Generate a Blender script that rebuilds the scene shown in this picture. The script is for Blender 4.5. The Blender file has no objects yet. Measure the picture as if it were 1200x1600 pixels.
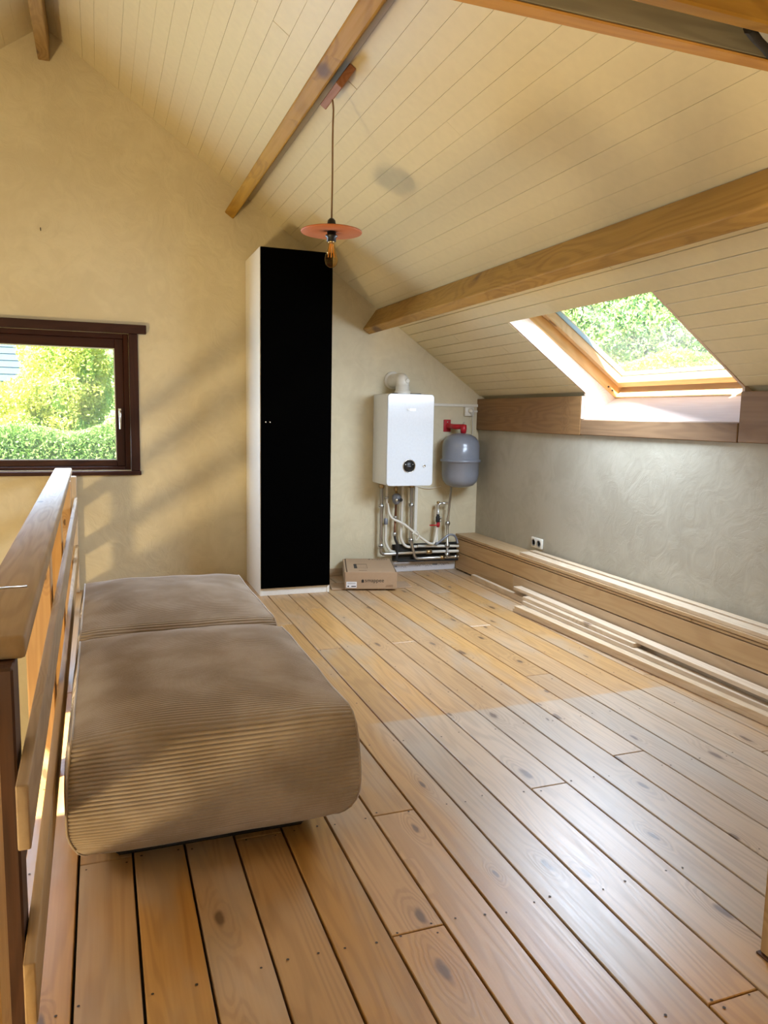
import bpy, bmesh, math, random
import numpy as np
from mathutils import Matrix, Vector, noise

random.seed(7)
rng = np.random.default_rng(7)
SC = bpy.context.scene
COL = SC.collection

# ------------------------------------------------------------------ camera
cam_d = bpy.data.cameras.new('camera')
cam = bpy.data.objects.new('camera', cam_d)
COL.objects.link(cam)
cam_d.sensor_fit = 'VERTICAL'
cam_d.sensor_height = 36.0
cam_d.sensor_width = 27.0
cam_d.lens = 1194.19 / 1600 * 36.0
cam_d.clip_start = 0.02
cam_d.clip_end = 200
FW = Vector((0.34554, 0.93, -0.12533)); RT = Vector((0.93804, -0.34603, 0.01858)); UP = Vector((0.02609, 0.12398, 0.99194))
cam.matrix_world = Matrix(((RT.x, UP.x, -FW.x, 0), (RT.y, UP.y, -FW.y, 0), (RT.z, UP.z, -FW.z, 1.2693), (0, 0, 0, 1)))
SC.camera = cam

# ------------------------------------------------------------------ world, sun, window light, exposure
SC.view_settings.view_transform = 'Standard'
SC.view_settings.look = 'None'
SC.view_settings.gamma = 1.0
SC.view_settings.use_curve_mapping = False
SC.view_settings.exposure = 0.25
SC.cycles.max_bounces = 5
SC.cycles.diffuse_bounces = 4
SC.cycles.glossy_bounces = 2
SC.cycles.transmission_bounces = 3
SC.cycles.use_adaptive_sampling = True
SC.cycles.adaptive_threshold = 0.10
SC.cycles.transparent_max_bounces = 12
SC.cycles.sample_clamp_indirect = 6.0
SC.cycles.caustics_reflective = False
SC.cycles.caustics_refractive = False
SC.cycles.use_denoising = True

world = bpy.data.worlds.new('sky'); SC.world = world
world.use_nodes = True
wn = world.node_tree.nodes
bg = wn['Background']
sky = wn.new('ShaderNodeTexSky')
sky.sky_type = 'NISHITA'
sky.sun_disc = False
sky.sun_elevation = math.radians(52)
sky.sun_rotation = math.radians(250)
sky.air_density = 1.2
sky.dust_density = 2.5
world.node_tree.links.new(sky.outputs[0], bg.inputs[0])
bg.inputs[1].default_value = 0.6

def light(name, kind, loc, aim, energy, color, sx=1.0, sy=1.0):
    d = bpy.data.lights.new(name, kind)
    d.energy = energy; d.color = color
    if kind == 'AREA':
        d.shape = 'RECTANGLE'; d.size = sx; d.size_y = sy
    o = bpy.data.objects.new(name, d); COL.objects.link(o)
    o.location = loc
    v = Vector(aim).normalized()
    o.rotation_euler = v.to_track_quat('-Z', 'Y').to_euler()
    return o

sun = light('sun', 'SUN', (-8, -6, 14), (0.62, 0.42, -0.80), 42.0, (1.0, 0.93, 0.80))
sun.data.angle = math.radians(0.6)
BACK_Y = -2.2
TH = math.atan(0.7044); CT, ST = math.cos(TH), math.sin(TH)
# daylight entering by each window of the place: lamps in the window planes, facing in
sk = light('daylight_skylight', 'AREA', (2.635, 3.59, 1.63), (-ST, 0.22, -CT), 56, (0.68, 0.82, 1.0), 1.10, 0.66)
gw = light('daylight_gable_window', 'AREA', (-0.62, 5.70, 1.31), (0, -1, -0.12), 56, (0.58, 0.75, 1.0), 1.36, 0.74)
lr = light('daylight_opposite_skylight', 'AREA', (-2.42, 1.6, 2.14), (ST, 0, -CT), 7, (1.0, 0.94, 0.84), 1.05, 1.0)
sw = light('daylight_stair_window', 'AREA', (-3.44, -0.38, -1.70), (1, 0.65, 0.72), 200, (1.0, 0.76, 0.40), 0.55, 0.55)
bk = light('daylight_back_window', 'AREA', (-0.4, BACK_Y + .06, 1.15), (0, 1, -0.05), 9, (1.0, 0.80, 0.48), 1.5, 1.4)

# ------------------------------------------------------------------ helpers
WM = {}
def thing(name, label, cat, loc=(0, 0, 0), rz=0.0, group=None, kind=None):
    o = bpy.data.objects.new(name, None); COL.objects.link(o)
    o.empty_display_size = 0.1
    M = Matrix.Translation(loc) @ Matrix.Rotation(rz, 4, 'Z')
    o.matrix_world = M; WM[o] = M
    tag(o, label, cat, group, kind)
    return o
def tag(o, label=None, cat=None, group=None, kind=None):
    if label: o['label'] = label
    if cat: o['category'] = cat
    if group: o['group'] = group
    if kind: o['kind'] = kind
    return o
def obj(name, me, mat, parent=None, M=None):
    """link mesh me as object; M is its WORLD matrix"""
    o = bpy.data.objects.new(name, me); COL.objects.link(o)
    if M is None: M = Matrix.Identity(4)
    WM[o] = M
    if parent is not None:
        o.parent = parent
        o.matrix_basis = WM[parent].inverted() @ M
    else:
        o.matrix_basis = M
    if mat is not None and len(me.materials) == 0: me.materials.append(mat)
    return o
def T(*v): return Matrix.Translation(v if len(v) == 3 else v[0])
def RZ(a): return Matrix.Rotation(a, 4, 'Z')
def RX(a): return Matrix.Rotation(a, 4, 'X')
def RY(a): return Matrix.Rotation(a, 4, 'Y')

def mesh_of(verts, faces, name='mesh', smooth=False):
    me = bpy.data.meshes.new(name)
    me.from_pydata([tuple(v) for v in verts], [], faces)
    me.update()
    if smooth: me.polygons.foreach_set('use_smooth', [True] * len(me.polygons))
    return me
BOXC = {}
def boxm(sx, sy, sz, bev=0.003, mat=None, seg=1):
    k = (round(sx, 4), round(sy, 4), round(sz, 4), bev, mat.name if mat else '', seg)
    if k in BOXC: return BOXC[k]
    bm = bmesh.new()
    bmesh.ops.create_cube(bm, size=1.0)
    bmesh.ops.scale(bm, vec=(sx, sy, sz), verts=bm.verts)
    if bev > 0:
        bmesh.ops.bevel(bm, geom=list(bm.edges), offset=min(bev, min(sx, sy, sz) * 0.45), segments=seg, affect='EDGES', profile=0.5)
    me = bpy.data.meshes.new('box'); bm.to_mesh(me); bm.free()
    if mat: me.materials.append(mat)
    if seg > 1: me.polygons.foreach_set('use_smooth', [True] * len(me.polygons))
    BOXC[k] = me
    return me
def box(name, lo, hi, mat, parent=None, bev=0.003, rot=None, seg=1):
    """axis aligned box from lo to hi (world), optional extra rotation about its centre"""
    c = [(a + b) / 2 for a, b in zip(lo, hi)]; s = [abs(b - a) for a, b in zip(lo, hi)]
    M = T(*c) if rot is None else T(*c) @ rot
    return obj(name, boxm(s[0], s[1], s[2], bev, mat, seg), mat, parent, M)
def fillet(pts, r, n=5):
    pts = [Vector(p) for p in pts]; out = [pts[0]]
    for a, b, c in zip(pts, pts[1:], pts[2:]):
        d1 = (a - b); d2 = (c - b); l1, l2 = d1.length, d2.length
        if l1 < 1e-6 or l2 < 1e-6: continue
        rr = min(r, l1 * .48, l2 * .48); d1.normalize(); d2.normalize()
        p0 = b + d1 * rr; p1 = b + d2 * rr
        for i in range(n + 1):
            t = i / n; out.append((1 - t) ** 2 * p0 + 2 * t * (1 - t) * b + t * t * p1)
    out.append(pts[-1]); return out
def tubem(pts, r, seg=10, name='tube', caps=True):
    pts = [Vector(p) for p in pts]; vs = []; fs = []
    up = None; n = len(pts)
    for i, p in enumerate(pts):
        t = (pts[min(i + 1, n - 1)] - pts[max(i - 1, 0)]).normalized()
        if up is None:
            up = Vector((0, 0, 1)) if abs(t.z) < .9 else Vector((1, 0, 0))
        a = t.cross(up)
        if a.length < 1e-5: a = t.cross(Vector((0, 1, 0)))
        a.normalize(); b = a.cross(t).normalized(); up = b
        rr = r[i] if isinstance(r, (list, tuple)) else r
        for k in range(seg):
            w = 2 * math.pi * k / seg
            vs.append(p + a * (math.cos(w) * rr) + b * (math.sin(w) * rr))
    for i in range(n - 1):
        for k in range(seg):
            k2 = (k + 1) % seg
            fs.append((i * seg + k, i * seg + k2, (i + 1) * seg + k2, (i + 1) * seg + k))
    if caps:
        fs.append(tuple(range(seg))); fs.append(tuple(reversed(range((n - 1) * seg, n * seg))))
    return mesh_of(vs, fs, name, True)
def tube(name, pts, r, mat, parent, rf=0.02, seg=10):
    return obj(name, tubem(fillet(pts, rf), r, seg), mat, parent)
def lathem(prof, seg=32, name='lathe', cap=True):
    vs = []; fs = []
    for (r, z) in prof:
        for k in range(seg):
            w = 2 * math.pi * k / seg; vs.append((r * math.cos(w), r * math.sin(w), z))
    for i in range(len(prof) - 1):
        for k in range(seg):
            k2 = (k + 1) % seg
            fs.append((i * seg + k, i * seg + k2, (i + 1) * seg + k2, (i + 1) * seg + k))
    if cap:
        fs.append(tuple(reversed(range(seg)))); fs.append(tuple(range((len(prof) - 1) * seg, len(prof) * seg)))
    return mesh_of(vs, fs, name, True)
def prismm(poly, depth, name='prism'):
    """polygon in local XZ, extruded along local +Y by depth"""
    n = len(poly); vs = [(x, 0, z) for x, z in poly] + [(x, depth, z) for x, z in poly]
    fs = [tuple(range(n)), tuple(reversed(range(n, 2 * n)))]
    for i in range(n):
        j = (i + 1) % n; fs.append((i, i + n, j + n, j))
    me = mesh_of(vs, fs, name)
    bm = bmesh.new(); bm.from_mesh(me); bmesh.ops.recalc_face_normals(bm, faces=bm.faces); bm.to_mesh(me); bm.free()
    return me
def joinm(boxes, name='solid'):
    """one mesh of several plain boxes (lo,hi) (continuous wall pieces)"""
    vs = []; fs = []
    for lo, hi in boxes:
        b = len(vs)
        for z in (lo[2], hi[2]):
            for x, y in ((lo[0], lo[1]), (hi[0], lo[1]), (hi[0], hi[1]), (lo[0], hi[1])): vs.append((x, y, z))
        fs += [(b, b + 3, b + 2, b + 1), (b + 4, b + 5, b + 6, b + 7)]
        for i in range(4):
            j = (i + 1) % 4; fs.append((b + i, b + j, b + 4 + j, b + 4 + i))
    return mesh_of(vs, fs, name)
def textm(s, size, extrude=0.0004):
    cu = bpy.data.curves.new('txt', 'FONT'); cu.body = s; cu.size = size; cu.extrude = extrude
    cu.align_x = 'LEFT'; cu.resolution_u = 3
    t = bpy.data.objects.new('txt', cu); COL.objects.link(t)
    dg = bpy.context.evaluated_depsgraph_get()
    me = bpy.data.meshes.new_from_object(t.evaluated_get(dg))
    bpy.data.objects.remove(t); bpy.data.curves.remove(cu)
    return me

# ------------------------------------------------------------------ materials
def nt(name):
    m = bpy.data.materials.new(name); m.use_nodes = True
    t = m.node_tree; b = t.nodes['Principled BSDF']
    return m, t.nodes, t.links, b
def plain(name, col, rough=0.5, metal=0.0, spec=0.5, bump=0.0, bscale=60, coat=0.0):
    m, n, l, b = nt(name)
    b.inputs['Base Color'].default_value = (*col, 1); b.inputs['Roughness'].default_value = rough
    b.inputs['Metallic'].default_value = metal; b.inputs['Specular IOR Level'].default_value = spec
    b.inputs['Coat Weight'].default_value = coat
    tc = n.new('ShaderNodeTexCoord'); nz = n.new('ShaderNodeTexNoise'); nz.inputs['Scale'].default_value = bscale
    l.new(tc.outputs['Object'], nz.inputs['Vector'])
    mx = n.new('ShaderNodeMix'); mx.data_type = 'RGBA'
    mx.inputs[6].default_value = (*[c * 0.94 for c in col], 1); mx.inputs[7].default_value = (*[min(1, c * 1.05) for c in col], 1)
    l.new(nz.outputs[0], mx.inputs[0]); l.new(mx.outputs[2], b.inputs['Base Color'])
    if bump > 0:
        bp = n.new('ShaderNodeBump'); bp.inputs['Strength'].default_value = bump; bp.inputs['Distance'].default_value = 0.002
        l.new(nz.outputs[0], bp.inputs['Height']); l.new(bp.outputs[0], b.inputs['Normal'])
    return m
def math_n(n, l, op, a, b=None, c=None, clamp=False):
    x = n.new('ShaderNodeMath'); x.operation = op; x.use_clamp = clamp
    for i, v in enumerate((a, b, c)):
        if v is None: continue
        if isinstance(v, (int, float)): x.inputs[i].default_value = v
        else: l.new(v, x.inputs[i])
    return x.outputs[0]
def ramp(n, l, fac, lo, hi, a=0.0, b=1.0):
    x = n.new('ShaderNodeMapRange'); x.interpolation_type = 'SMOOTHSTEP'
    l.new(fac, x.inputs[0]); x.inputs[1].default_value = lo; x.inputs[2].default_value = hi
    x.inputs[3].default_value = a; x.inputs[4].default_value = b
    return x.outputs[0]
def mixc(n, l, fac, a, b, mode='MIX'):
    x = n.new('ShaderNodeMix'); x.data_type = 'RGBA'; x.blend_type = mode
    if isinstance(fac, (int, float)): x.inputs[0].default_value = fac
    else: l.new(fac, x.inputs[0])
    for i, v in ((6, a), (7, b)):
        if isinstance(v, tuple): x.inputs[i].default_value = (*v, 1)
        else: l.new(v, x.inputs[i])
    return x.outputs[2]
def wood(name, light_c, dark_c, knot_c=(0.10, 0.05, 0.025), rough=0.5, spec=0.4, grain=1.0, knots=0.35,
         tone=0.18, bump=0.25, ring=34.0, across=7.0, rug=False, knot_scale=(6.0, 2.3), coat=0.0, grey=None, knot_dim='2D', knot_size=1.0):
    """pine-like wood, grain along local Y"""
    m, n, l, b = nt(name)
    tc = n.new('ShaderNodeTexCoord'); oi = n.new('ShaderNodeObjectInfo')
    off = n.new('ShaderNodeCombineXYZ')
    l.new(math_n(n, l, 'MULTIPLY', oi.outputs['Random'], 37.0), off.inputs[0])
    l.new(math_n(n, l, 'MULTIPLY', oi.outputs['Random'], 91.0), off.inputs[1])
    l.new(math_n(n, l, 'MULTIPLY', oi.outputs['Random'], 13.0), off.inputs[2])
    add = n.new('ShaderNodeVectorMath'); add.operation = 'ADD'
    l.new(tc.outputs['Object'], add.inputs[0]); l.new(off.outputs[0], add.inputs[1])
    def mapped(sx, sy, sz):
        mp = n.new('ShaderNodeVectorMath'); mp.operation = 'MULTIPLY'
        l.new(add.outputs[0], mp.inputs[0]); mp.inputs[1].default_value = (sx, sy, sz); return mp.outputs[0]
    # knots: one candidate per voronoi cell, kept at random
    vo = n.new('ShaderNodeTexVoronoi'); vo.voronoi_dimensions = knot_dim; vo.feature = 'F1'
    vo.inputs['Scale'].default_value = 1.0; vo.inputs['Randomness'].default_value = 0.95
    kv = n.new('ShaderNodeVectorMath'); kv.operation = 'ADD'
    wob = n.new('ShaderNodeTexNoise'); wob.inputs['Scale'].default_value = 18.0
    l.new(add.outputs[0], wob.inputs['Vector'])
    ws = n.new('ShaderNodeVectorMath'); ws.operation = 'SCALE'; ws.inputs[3].default_value = 0.10
    l.new(wob.outputs['Color'], ws.inputs[0])
    l.new(mapped(knot_scale[0], knot_scale[1], knot_scale[0] * .6), kv.inputs[0]); l.new(ws.outputs[0], kv.inputs[1])
    l.new(kv.outputs[0], vo.inputs['Vector'])
    sepc = n.new('ShaderNodeSeparateColor'); l.new(vo.outputs['Color'], sepc.inputs[0])
    keep = math_n(n, l, 'LESS_THAN', sepc.outputs[0], knots)
    size = math_n(n, l, 'MULTIPLY_ADD', sepc.outputs[1], 0.055 * knot_size, 0.03 * knot_size)
    rel = math_n(n, l, 'DIVIDE', vo.outputs['Distance'], size)
    kmask = math_n(n, l, 'MULTIPLY', ramp(n, l, rel, 0.55, 1.35, 1.0, 0.0), keep)
    halo = math_n(n, l, 'MULTIPLY', ramp(n, l, rel, 0.8, 5.0, 1.0, 0.0), keep)
    # growth rings: contour lines of a stretched noise, bent round the knots
    n1 = n.new('ShaderNodeTexNoise'); n1.inputs['Scale'].default_value = 1.0; n1.inputs['Detail'].default_value = 2.0
    n1.inputs['Distortion'].default_value = 0.25
    l.new(mapped(across, 0.55, across * 0.6), n1.inputs['Vector'])
    h = math_n(n, l, 'MULTIPLY_ADD', halo, 0.16, n1.outputs[0])
    sn = math_n(n, l, 'SINE', math_n(n, l, 'MULTIPLY', h, ring * 3.0))
    rings = ramp(n, l, sn, -0.6, 1.0)
    n2 = n.new('ShaderNodeTexNoise'); n2.inputs['Scale'].default_value = 1.0; n2.inputs['Detail'].default_value = 4.0
    l.new(mapped(130.0, 3.0, 90.0), n2.inputs['Vector'])
    n3 = n.new('ShaderNodeTexNoise'); n3.inputs['Scale'].default_value = 1.6; n3.inputs['Detail'].default_value = 3.0
    l.new(mapped(2.5, 0.8, 2.5), n3.inputs['Vector'])
    fac = math_n(n, l, 'ADD', math_n(n, l, 'MULTIPLY', rings, 0.33 * grain), math_n(n, l, 'MULTIPLY', n2.outputs[0], 0.5 * grain))
    fac = math_n(n, l, 'ADD', fac, math_n(n, l, 'MULTIPLY', halo, 0.22), clamp=True)
    c = mixc(n, l, fac, light_c, dark_c)
    c = mixc(n, l, ramp(n, l, n3.outputs[0], 0.35, 0.75, 0.0, 0.35), c, tuple(x * 0.72 for x in light_c))
    if grey:
        gz = n.new('ShaderNodeTexNoise'); gz.inputs['Scale'].default_value = 2.2; gz.inputs['Detail'].default_value = 5.0
        l.new(mapped(2.0, 0.7, 2.0), gz.inputs['Vector'])
        c = mixc(n, l, ramp(n, l, gz.outputs[0], 0.48, 0.70, 0.0, 0.55), c, grey)
    if rug:   # paler unvarnished rectangle left on the boards where something used to lie
        ge = n.new('ShaderNodeNewGeometry'); sp = n.new('ShaderNodeSeparateXYZ'); l.new(ge.outputs['Position'], sp.inputs[0])
        a = ramp(n, l, sp.outputs[0], 0.97, 1.10); d = ramp(n, l, sp.outputs[1], 2.84, 2.87, 1.0, 0.0)
        e = ramp(n, l, sp.outputs[1], 1.15, 1.45); f = ramp(n, l, sp.outputs[0], 2.45, 2.60, 1.0, 0.0)
        rm = math_n(n, l, 'MULTIPLY', math_n(n, l, 'MULTIPLY', a, d), math_n(n, l, 'MULTIPLY', e, f))
        bw = n.new('ShaderNodeRGBToBW'); l.new(c, bw.inputs[0])
        pale = n.new('ShaderNodeCombineColor')
        for i, k in enumerate((1.62, 1.50, 1.32)):
            l.new(math_n(n, l, 'MULTIPLY', bw.outputs[0], k), pale.inputs[i])
        c = mixc(n, l, math_n(n, l, 'MULTIPLY', rm, 0.46), c, pale.outputs[0])
    c = mixc(n, l, math_n(n, l, 'MULTIPLY', kmask, 0.85), c, knot_c)
    hs = n.new('ShaderNodeHueSaturation')
    l.new(c, hs.inputs['Color'])
    l.new(math_n(n, l, 'MULTIPLY_ADD', oi.outputs['Random'], tone * 2, 1.0 - tone), hs.inputs['Value'])
    r2 = math_n(n, l, 'FRACT', math_n(n, l, 'MULTIPLY', oi.outputs['Random'], 7.31))
    l.new(math_n(n, l, 'MULTIPLY_ADD', r2, 0.25, 0.86), hs.inputs['Saturation'])
    l.new(hs.outputs[0], b.inputs['Base Color'])
    b.inputs['Specular IOR Level'].default_value = spec
    b.inputs['Coat Weight'].default_value = coat; b.inputs['Coat Roughness'].default_value = 0.25
    l.new(math_n(n, l, 'MULTIPLY_ADD', n2.outputs[0], 0.2, rough - 0.1), b.inputs['Roughness'])
    bp = n.new('ShaderNodeBump'); bp.inputs['Strength'].default_value = bump; bp.inputs['Distance'].default_value = 0.002
    l.new(fac, bp.inputs['Height']); l.new(bp.outputs[0], b.inputs['Normal'])
    return m
def plaster(name, col, col2, bump=0.35):
    m, n, l, b = nt(name)
    tc = n.new('ShaderNodeTexCoord')
    a = n.new('ShaderNodeTexNoise'); a.inputs['Scale'].default_value = 1.7; a.inputs['Detail'].default_value = 6; a.inputs['Distortion'].default_value = 1.2
    s = n.new('ShaderNodeTexNoise'); s.inputs['Scale'].default_value = 6.0; s.inputs['Detail'].default_value = 7; s.inputs['Distortion'].default_value = 2.5
    v = n.new('ShaderNodeTexVoronoi'); v.feature = 'DISTANCE_TO_EDGE'; v.inputs['Scale'].default_value = 1.6
    l.new(tc.outputs['Object'], a.inputs['Vector']); l.new(tc.outputs['Object'], s.inputs['Vector'])
    dv = n.new('ShaderNodeVectorMath'); dv.operation = 'ADD'; l.new(tc.outputs['Object'], dv.inputs[0])
    sc = n.new('ShaderNodeVectorMath'); sc.operation = 'SCALE'; sc.inputs[3].default_value = 0.6
    l.new(s.outputs['Color'], sc.inputs[0]); l.new(sc.outputs[0], dv.inputs[1]); l.new(dv.outputs[0], v.inputs['Vector'])
    f = math_n(n, l, 'ADD', math_n(n, l, 'MULTIPLY', a.outputs[0], 0.65), math_n(n, l, 'MULTIPLY', s.outputs[0], 0.35))
    l.new(mixc(n, l, ramp(n, l, f, 0.38, 0.62), col, col2), b.inputs['Base Color'])
    b.inputs['Roughness'].default_value = 0.62; b.inputs['Specular IOR Level'].default_value = 0.35
    bp = n.new('ShaderNodeBump'); bp.inputs['Strength'].default_value = bump; bp.inputs['Distance'].default_value = 0.012
    hh = math_n(n, l, 'ADD', s.outputs[0], math_n(n, l, 'MULTIPLY', ramp(n, l, v.outputs['Distance'], 0.0, 0.03), 0.10))
    l.new(hh, bp.inputs['Height']); l.new(bp.outputs[0], b.inputs['Normal'])
    return m
def glass(name, tint=(1, 1, 1), refl=0.06, veil=0.0):
    m, n, l, b = nt(name)
    out = n['Material Output']
    tr = n.new('ShaderNodeBsdfTransparent'); tr.inputs[0].default_value = (*tint, 1)
    gl = n.new('ShaderNodeBsdfGlossy'); gl.inputs['Roughness'].default_value = 0.02
    fr = n.new('ShaderNodeFresnel'); fr.inputs[0].default_value = 1.45
    mx = n.new('ShaderNodeMixShader')
    ge = n.new('ShaderNodeNewGeometry')
    front = math_n(n, l, 'SUBTRACT', 1.0, ge.outputs['Backfacing'])
    l.new(math_n(n, l, 'MULTIPLY', math_n(n, l, 'MULTIPLY', fr.outputs[0], refl / 0.06, clamp=True), front), mx.inputs[0])
    src = tr.outputs[0]
    if veil > 0:  # pale translucent layer mixed into the glass to whiten the view with haze
        td = n.new('ShaderNodeBsdfTranslucent'); td.inputs[0].default_value = (.9, .95, 1, 1)
        md = n.new('ShaderNodeMixShader'); md.inputs[0].default_value = veil
        l.new(tr.outputs[0], md.inputs[1]); l.new(td.outputs[0], md.inputs[2]); src = md.outputs[0]
    l.new(src, mx.inputs[1]); l.new(gl.outputs[0], mx.inputs[2]); l.new(mx.outputs[0], out.inputs[0])
    n.remove(b)
    return m
def leafmat(name, c1, c2, c3):
    m, n, l, b = nt(name)
    ge = n.new('ShaderNodeNewGeometry')
    nz = n.new('ShaderNodeTexNoise'); nz.inputs['Scale'].default_value = 2.2; nz.inputs['Detail'].default_value = 3
    l.new(ge.outputs['Position'], nz.inputs['Vector'])
    rnd = ge.outputs['Random Per Island']
    c = mixc(n, l, rnd, c1, c2)
    c = mixc(n, l, ramp(n, l, nz.outputs[0], 0.45, 0.65), c, c3)
    l.new(c, b.inputs['Base Color']); b.inputs['Roughness'].default_value = 0.6
    tl = n.new('ShaderNodeBsdfTranslucent'); l.new(c, tl.inputs[0])
    mx = n.new('ShaderNodeMixShader'); mx.inputs[0].default_value = 0.35
    l.new(b.outputs[0], mx.inputs[1]); l.new(tl.outputs[0], mx.inputs[2])
    l.new(mx.outputs[0], n['Material Output'].inputs[0])
    return m

M_PLA = plaster('clay_plaster', (0.59, 0.515, 0.35), (0.65, 0.575, 0.40))
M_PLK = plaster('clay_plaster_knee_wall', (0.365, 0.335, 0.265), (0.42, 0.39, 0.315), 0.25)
M_CEIL = plain('cream_painted_boards', (0.66, 0.57, 0.37), 0.45, spec=0.4, bump=0.15, bscale=25)
M_DARK = plain('dark_gap', (0.03, 0.02, 0.014), 0.9)
M_BACK = plain('painted_backing', (0.58, 0.50, 0.33), 0.8)
M_FLOOR = wood('pine_floor', (0.57, 0.325, 0.115), (0.355, 0.185, 0.058), rough=0.40, spec=1.0, bump=0.10, rug=True, knots=0.34, tone=0.10, knot_scale=(7.0, 2.4), knot_size=1.15, grain=1.15, grey=(0.40, 0.33, 0.25))
M_BEAM = wood('old_beam_wood', (0.42, 0.245, 0.055), (0.22, 0.11, 0.020), rough=0.6, knots=0.6, tone=0.06, across=5.0, knot_scale=(5.0, 3.0), knot_dim='3D', knot_size=3.0)
M_RAIL = wood('rough_railing_wood', (0.44, 0.30, 0.155), (0.26, 0.16, 0.075), rough=0.65, knots=0.35, tone=0.08)
M_POST = wood('orange_post_wood', (0.62, 0.36, 0.12), (0.42, 0.21, 0.06), rough=0.6, knots=0.4, tone=0.06)
M_NEWEL = wood('dark_newel_wood', (0.10, 0.036, 0.012), (0.022, 0.007, 0.003), rough=0.5, tone=0.05, knots=0.4)
M_PLANK = wood('fresh_spruce', (0.70, 0.56, 0.40), (0.50, 0.36, 0.22), rough=0.55, knots=0.28, tone=0.07, knot_scale=(7, 2.0))
M_BOXW = wood('boxing_pine', (0.53, 0.37, 0.205), (0.39, 0.25, 0.125), rough=0.5, knots=0.30, tone=0.05, knot_scale=(5, 2.2))
M_FASC = wood('fascia_wood', (0.25, 0.14, 0.06), (0.15, 0.075, 0.03), rough=0.55, knots=0.3, tone=0.08)
M_LIN = wood('pinkish_lining_wood', (0.68, 0.53, 0.43), (0.58, 0.42, 0.32), rough=0.45, knots=0.0, tone=0.05)
M_SASH = wood('varnished_sash_pine', (0.74, 0.50, 0.26), (0.58, 0.34, 0.14), rough=0.35, knots=0.05, tone=0.04)
M_MAHO = wood('mahogany_window_wood', (0.045, 0.011, 0.006), (0.018, 0.004, 0.003), rough=0.45, knots=0.0, tone=0.04, spec=0.25)
M_GREYP = wood('grey_weathered_board', (0.40, 0.38, 0.31), (0.24, 0.23, 0.19), rough=0.7, knots=0.0, tone=0.05, across=14)
M_PINKW = wood('red_brown_block_wood', (0.36, 0.18, 0.11), (0.24, 0.10, 0.055), rough=0.6, knots=0.0, tone=0.02)
M_WHITE = plain('white_laminate', (0.84, 0.82, 0.77), 0.4)
M_BLACK = plain('matt_black_door', (0.0012, 0.0012, 0.0012), 0.7, spec=0.0)
M_BLKP = plain('black_plastic', (0.008, 0.008, 0.008), 0.4)
M_BOIL = plain('boiler_white_enamel', (0.70, 0.74, 0.79), 0.16, spec=0.5, coat=0.3)
M_BOILS = plain('boiler_white_side', (0.74, 0.73, 0.69), 0.35)
M_TANK = plain('grey_tank_enamel', (0.20, 0.215, 0.255), 0.28, coat=0.3)
M_RED = plain('red_enamel', (0.42, 0.012, 0.02), 0.35)
M_STEEL = plain('galvanised_steel', (0.52, 0.52, 0.50), 0.28, metal=1.0)
M_BRASS = plain('tarnished_brass', (0.42, 0.30, 0.15), 0.35, metal=1.0)
M_COPP = plain('dull_copper', (0.20, 0.085, 0.04), 0.4, metal=0.7)
M_PVC = plain('white_pvc', (0.74, 0.71, 0.63), 0.35)
M_CARD = plain('brown_cardboard', (0.40, 0.27, 0.165), 0.75, bump=0.1, bscale=90)
M_INK = plain('black_ink', (0.02, 0.017, 0.015), 0.7)
M_PAPER = plain('white_paper', (0.80, 0.80, 0.82), 0.7)
M_TERRA = plain('terracotta_shade', (0.46, 0.14, 0.045), 0.6, bump=0.2, bscale=40)
M_CORD = plain('brown_textile_cord', (0.20, 0.12, 0.06), 0.8)
M_NAIL = plain('nail_head', (0.05, 0.035, 0.025), 0.6)
M_CHROME = plain('satin_nickel', (0.62, 0.60, 0.55), 0.25, metal=1.0)
M_GLASS = glass('window_glass', (0.96, 0.98, 0.98), 0.05, 0.03)
M_RUBBER = plain('dark_insulation', (0.02, 0.018, 0.016), 0.8)

# ------------------------------------------------------------------ setting
G = 5.72          # inner face of the gable wall
K = 2.95          # inner face of the knee wall
RX0, RZ0 = -0.274, 3.714
LEFT = -3.50
BACK = -2.2
LOW = -2.55       # lower storey floor
def roofz(x): return RZ0 - 0.7044 * abs(x - RX0)

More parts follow.
